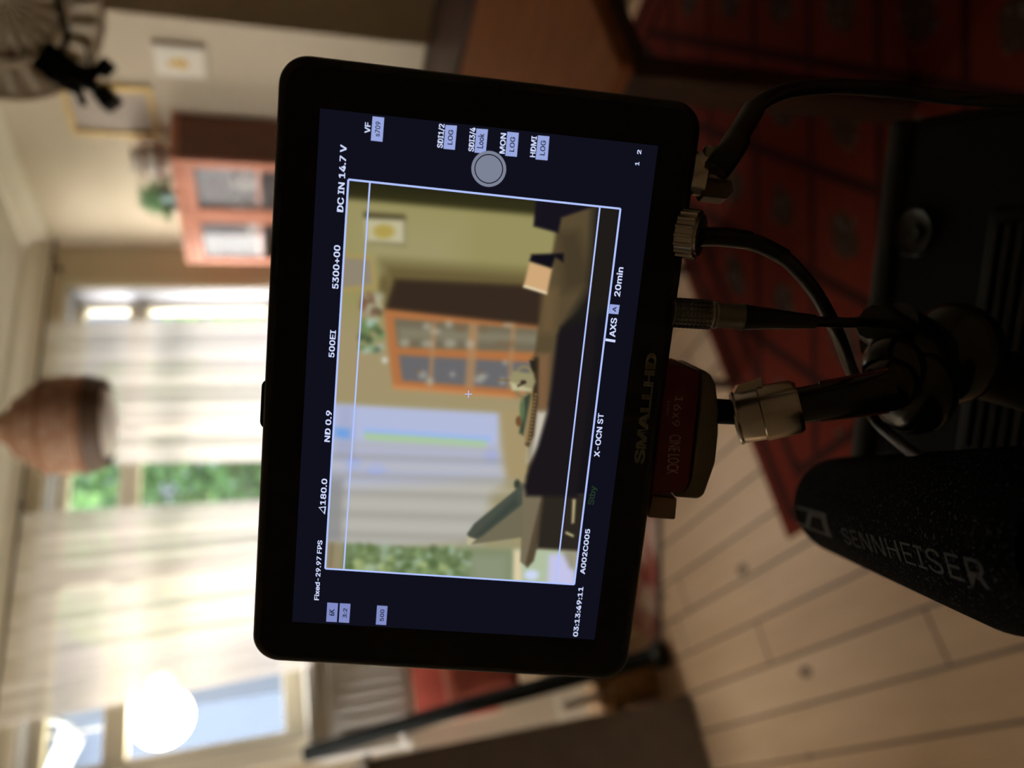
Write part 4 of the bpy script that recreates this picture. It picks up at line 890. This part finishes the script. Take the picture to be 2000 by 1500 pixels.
# ---- camera body, seen from above
ZT = P(1730, 235, .47)[2]; FR_ = onz(1730, 235, ZT); FL_ = onz(1655, 880, ZT); bx = (FR_-FL_).normalized(); by = V((-bx[1], bx[0], 0)); bw_ = (FR_-FL_).length
MB = M4(((bx[0], by[0], 0, FL_[0]), (bx[1], by[1], 0, FL_[1]), (0, 0, 1, ZT), (0, 0, 0, 1)))     # x across, y away from the phone
cam = thing('cinema_camera', 'big black cinema camera body below the monitor, seen from above', 'camera', FL_-V((0, 0, .17)))
b = B(); box(b, -.03, bw_, -.30, -.014, -.17, -.004, MB); obj('body', b, blkm, cam, smooth=False, bevel=.008, seg=3)
b = B(); box(b, -.03, bw_, -.016, .0, -.17, 0, MB); obj('front_rim', b, mat('charcoal_metal', (40, 41, 39), .6, noise=.2, spec=.2), cam, smooth=False, bevel=.006, seg=3)
kc = MB.inverted() @ onz(1790, 455, ZT-.004)
b = B(); lathe(b, [(0, .0145), (.003, .0145), (.0036, .0138), (.0022, .012), (.0022, .0062), (.0042, .0058), (.0042, .003), (.003, 0)], MB @ V((kc[0], kc[1], -.004)), (0, 0, 1), 40); obj('dial', b, mat('worn_black_rim', (34, 34, 32), .35, metal=.5), cam)
p0 = MB.inverted() @ onz(1925, 400, ZT+.012); p1 = MB.inverted() @ onz(1890, 905, ZT+.012)
b = B(); box(b, p1[0], p0[0], -.30, p0[1], -.004, .012, MB); obj('vent_block', b, mat('vent_charcoal', (16, 15, 14), .6, spec=.15), cam, smooth=False, bevel=.006, seg=3)
b = B()
for k in range(6): box(b, p1[0]+.01, p0[0]-.01, p0[1]-.012-k*.007, p0[1]-.008-k*.007, .012, .015, MB)
obj('vent_rib', b, mat('rib_grey', (26, 24, 22), .6, spec=.15), cam, smooth=False, bevel=.0008)
b = B(); ls = MB.inverted() @ onz(1880, 417, ZT); box(b, ls[0]-.02, ls[0]+.004, ls[1]-.02, ls[1]-.019, -.004, -.0032, MB); obj('panel_seam', b, mat('rib_grey'), cam, smooth=False)
# tripod under it, below the frame
cc = MB @ V((bw_*.5, -.15, -.17))
tp = thing('tripod', 'black tripod under the camera body', 'tripod', (cc[0], cc[1], 0))
b = B(); cyl(b, (cc[0], cc[1], .62), cc, .035); lathe(b, [(0, .05), (.03, .05)], (cc[0], cc[1], cc[2]-.031), (0, 0, 1), 24); obj('head', b, blk, tp)
for k in range(3):
    a = 2*pi*k/3+3.6; b = B(); cyl(b, (cc[0], cc[1], .66), (cc[0]+cos(a)*.33, cc[1]+sin(a)*.33, .012), .014, None, 12); obj('leg', b, blk, tp)
# ball and clamp cluster on the top plate
bc = thing('ball_head_clamp', 'glossy black ball joint with knobs at the foot of the arm on the camera', 'clamp', P(1800, 700, .37))
gb = mat('gloss_black_knob', (20, 20, 23), .2, noise=.05)
kq = .262/.345
def Q(x, y, d): return P(x, y, d*kq)
b = B(); sphere(b, Q(1745, 715, .345), .0135*kq, (1.1, 1, 1), 24); sphere(b, Q(1738, 750, .335), .012*kq, n=24); obj('ball', b, gb, bc)
b = B(); c0 = Q(1708, 628, .352); lathe(b, [(0, .009*kq), (.002, .0105*kq), (.010, .0105*kq), (.011, .009*kq), (.011, 0)], c0, (Q(1742, 652, .362)-c0), 12); obj('wing_knob', b, mat('satin_black_knob', (46, 46, 46), .3, metal=.4), bc)
b = B(); tube(b, [Q(1735, 650, .36), Q(1800, 690, .37), Q(1850, 740, .39)], .016*kq, 20); obj('clamp_jaw', b, gb, bc)
b = B(); sphere(b, Q(1785, 765, .36), .021*kq, (1, 1, .8), 26); sphere(b, Q(1860, 690, .38), .026*kq, (1, 1, .8), 26); obj('lock_knob', b, gb, bc)
bb_ = Q(1870, 720, .40); b = B(); cyl(b, (bb_[0], bb_[1]+.03, ZT-.004), (bb_[0], bb_[1], bb_[2]), .016, .010, 24); obj('foot', b, blk, bc)

# ---- cables
def pz_(x, y, d): return P(x, y, d)
c1_ = thing('coax_cable', 'thick black cable with a right-angle metal plug at the monitor corner nearest the rug top', 'cable', P(1395, 345, .225))
hx = (P(1425, 350, .222)-P(1360, 342, .218)).normalized()
pc = P(1394, 330, .2205); eb = (-CU*cos(.13)-CR*sin(.13)).normalized(); ec = CF.cross(eb).normalized()
m_ = M4(((eb[0], ec[0], CF[0], pc[0]), (eb[1], ec[1], CF[1], pc[1]), (eb[2], ec[2], CF[2], pc[2]), (0, 0, 0, 1)))
b = B(); box(b, -.0045, .0048, -.0052, .0045, -.0055, .0045, m_); plug = obj('elbow_plug', b, nickel, c1_, smooth=False, bevel=.0010); plug['label'] = 'square nickel right-angle plug'
b = B(); pq = P(1396, 372, .2205); m2 = M4(((eb[0], ec[0], CF[0], pq[0]), (eb[1], ec[1], CF[1], pq[1]), (eb[2], ec[2], CF[2], pq[2]), (0, 0, 0, 1)))
prism(b, [(-.0055, 0), (-.0038, .0028), (.0038, .0028), (.0050, .0), (.0032, -.0028), (-.0038, -.0030)], pq-CF*.003, eb, -ec, CF, .007); obj('plug_foot', b, mat('olive_brass', (92, 80, 48), .4, metal=.6), c1_, smooth=False, bevel=.0004)
b = B(); lathe(b, [(0, .0062), (.002, .0066), (.004, .0066), (.0045, .006)], P(1352, 338, .221), P(1380, 341, .2205)-P(1352, 338, .221), 24); obj('coupling_ring', b, chrome, c1_)
b = B(); tube(b, [P(1398, 333, .212), P(1420, 305, .212), P(1440, 272, .216)], .0039, 20); obj('boot', b, rubber, c1_)
b = B(); tube(b, [P(1434, 283, .2145), P(1443, 262, .216), P(1472, 214, .222)], .0033, 20); obj('shrink_sleeve', b, rubber, c1_)
b = B(); tube(b, [P(1462, 226, .22), P(1490, 198, .224), P(1540, 177, .232), P(1620, 169, .242), P(1720, 174, .25), P(1860, 190, .26), P(2060, 208, .27), P(2300, 250, .30)], .0025, 16); obj('cable', b, rubber, c1_)

c2_ = thing('video_cable', 'black cable with knurled metal ring plug, curving from the monitor down across the camera', 'cable', P(1370, 460, .215))
a, c = P(1330, 455, .225), P(1372, 460, .222)
b = B(); ll = (c-a).length; lathe(b, [(0, .0068), (ll*.8, .0068), (ll*.84, .0060), (ll*.95, .0062), (ll, .0052)], a, c-a, 32)
for k in range(16):
    an = 2*pi*k/16; u, w_ = frame_of(c-a); cyl(b, a+(u*cos(an)+w_*sin(an))*.0068, a+(c-a)*.78+(u*cos(an)+w_*sin(an))*.0068, .0007, None, 6)
obj('plug_ring', b, chrome, c2_)
b = B(); tube(b, [P(1368, 462, .2215), P(1410, 463, .223), P(1462, 469, .226)], .0029, 20); obj('boot', b, rubber, c2_)
b = B(); tube(b, [P(1455, 469, .226), P(1490, 480, .228), P(1532, 502, .231)], .0026, 18); obj('shrink_sleeve', b, rubber, c2_)
b = B(); tube(b, [P(1515, 492, .229), P(1550, 520, .232), P(1595, 575, .238), P(1635, 650, .246), P(1668, 735, .27), P(1710, 820, .30), P(1790, 890, .27), P(1900, 945, .215), P(2020, 975, .175), P(2150, 990, .15)], .0023, 16, k=14); obj('cable', b, rubber, c2_)

c3_ = thing('power_cable', 'black cable with a knurled grey plug, entering the monitor beside its maroon mount', 'cable', P(1350, 610, .22))
D3 = .228; a = P(1312, 610, D3); ax_ = (P(1590, 628, D3)-a).normalized(); 
def al(x): return (P(x, 610+(x-1312)*.065, D3)-a).dot(ax_)
b = B(); lathe(b, [(0, .0042), (al(1382), .0042), (al(1385), .0038)], a, ax_, 24); obj('grip', b, mat('dark_satin_metal'), c3_)
b = B(); u, w_ = frame_of(ax_)
for i in range(9):
    for k in range(18):
        an = 2*pi*(k)/18; rd = u*cos(an)+w_*sin(an); tg = -u*sin(an)+w_*cos(an); c_ = a+ax_*(al(1316+i*8)+.0005)+rd*.0043
        m2 = M4(((ax_[0], tg[0], rd[0], c_[0]), (ax_[1], tg[1], rd[1], c_[1]), (ax_[2], tg[2], rd[2], c_[2]), (0, 0, 0, 1))); box(b, -.00045, .00045, -.00052, .00052, -.0002, .0003, m2)
obj('knurling', b, pewter, c3_, smooth=False)['kind'] = 'stuff'
b = B(); lathe(b, [(0, .0037), (al(1392)-al(1384), .0037), (al(1394)-al(1384), .0042), (al(1399)-al(1384), .0042), (al(1400)-al(1384), .0038)], a+ax_*al(1384), ax_, 28); obj('collar', b, nickel, c3_)
b = B(); lathe(b, [(0, .0038), (al(1446)-al(1399), .0039), (al(1450)-al(1399), .0043), (al(1452)-al(1399), .0041)], a+ax_*al(1399), ax_, 28); obj('barrel', b, pewter, c3_)
b = B(); lathe(b, [(0, .0040), (al(1475)-al(1451), .0036), (al(1592)-al(1451), .0021), (al(1594)-al(1451), .0018)], a+ax_*al(1451), ax_, 24); obj('boot', b, rubber, c3_)
b = B(); tube(b, [a+ax_*al(1588), P(1650, 630, .231), P(1700, 630, .240), P(1760, 636, .262), P(1800, 650, .272)], .00165, 14); obj('cable', b, rubber, c3_)

# ---- microphone windscreen
mA, mB = P(1652, 988, .40), P(2010, 1056, .205); md = (mA-mB).normalized(); L = (mA-mB).length
mic = thing('microphone', 'black foam microphone windscreen pointing into the room at the lower edge', 'microphone', (mA+mB)/2)
Rm = .0262; prof = [(-.04, 0), (-.04, Rm*.8), (0, Rm), (L*.5, Rm)]+[(L-.0+(Rm*sin(a_)) , Rm*cos(a_)) for a_ in np.linspace(0, pi/2, 10)]
prof[-1] = (L+Rm, 0); prof = [(s, max(r, 0)) for s, r in prof]
b = B(); lathe(b, prof, mB, md, 64, caps=False); obj('windscreen', b, foam_mat(), mic)
def mics(x, y):                   # point on the foam cylinder under photo pixel
    k = ray(x, y).normalized(); o = CAM-mB; dp = k-k.dot(md)*md; op = o-o.dot(md)*md; A1 = dp.dot(dp); B1 = 2*dp.dot(op); C1 = op.dot(op)-(Rm+.0004)**2
    D = B1*B1-4*A1*C1; t = (-B1-math.sqrt(max(D, 0)))/(2*A1); return CAM+k*t
def micuv(x, y): 
    p = mics(x, y)-mB; s = p.dot(md); rd = (p-md*s).normalized(); return s, rd
s0, r0 = micuv(1652, 1061); s1, r1_ = micuv(1935, 1153)
def wrap(bm, vs, fs, sa, sb, ra, rb, h, capu=.7):
    x0, x1 = vs[:, 0].min(), vs[:, 0].max(); out = []
    for v in vs:
        t = (v[0]-x0)/(x1-x0); s = sa+(sb-sa)*t; rd = (ra*(1-t)+rb*t).normalized(); an = v[1]/capu*h/Rm; tg = md.cross(rd)
        if tg.dot(CR) < 0: tg = -tg
        Rs = Rm if s < L else math.sqrt(max(Rm*Rm-(s-L)**2, 1e-6))
        out.append(bm.verts.new(mB+md*s+(rd*cos(an)+tg*sin(an))*(Rs+.0004)))
    for f in fs:
        try: bm.faces.new([out[i] for i in f])
        except ValueError: pass
b = B(); vs, fs = textmesh('SENNHEISER', .015); wrap(b, vs, fs, s0, s1, r0, r1_, .0092)
lg = mat('flock_grey', (46, 46, 46), .9, noise=.5, nscale=800); obj('maker_name', b, lg, mic, smooth=False)
s2, r2_ = L+Rm*.62, r0; b = B()
sq = lambda x0, x1, y0, y1: (np.array([(x, y, 0) for y in np.linspace(y0, y1, 5) for x in np.linspace(x0, x1, 5)]), [[j*5+i, j*5+i+1, (j+1)*5+i+1, (j+1)*5+i] for j in range(4) for i in range(4)])
for q_ in ((0, 1, 0, .12), (0, 1, .88, 1), (0, .12, .12, .88), (.88, 1, .12, .88)):
    vs, fs = sq(*q_); vs2 = vs
    k0 = s2+(s0-s2)*.0; x = vs[:, 0]; 
    wrap(b, np.array([(v[0], v[1]*.7, 0) for v in vs]), fs, s2+(s0-s2)*.8*x.min(), s2+(s0-s2)*.8*x.max(), r2_, r0, .011)
wrap(b, np.array([(0, 0.1, 0), (.35, .1, 0), (.6, .6, 0), (1, .6, 0), (1, .5, 0), (.7, .5, 0), (.45, .0, 0), (0, 0, 0)]), [[0, 1, 6, 7], [1, 2, 5, 6], [2, 3, 4, 5]], s2+(s0-s2)*.1, s2+(s0-s2)*.7, r2_, r0, .011)
obj('logo', b, lg, mic, smooth=False)
b = B(); mm = mB.lerp(mA, .62); tgt = MB @ V((-.02, -.06, -.02)); cyl(b, mm-V((0, 0, Rm*.9)), V((mm[0], mm[1], mm[2]-Rm*1.0)), .006); tube(b, [V((mm[0], mm[1], mm[2]-Rm*.9)), (mm+tgt)/2-V((0, 0, .02)), tgt], .005, 10); obj('mount', b, blk, mic)
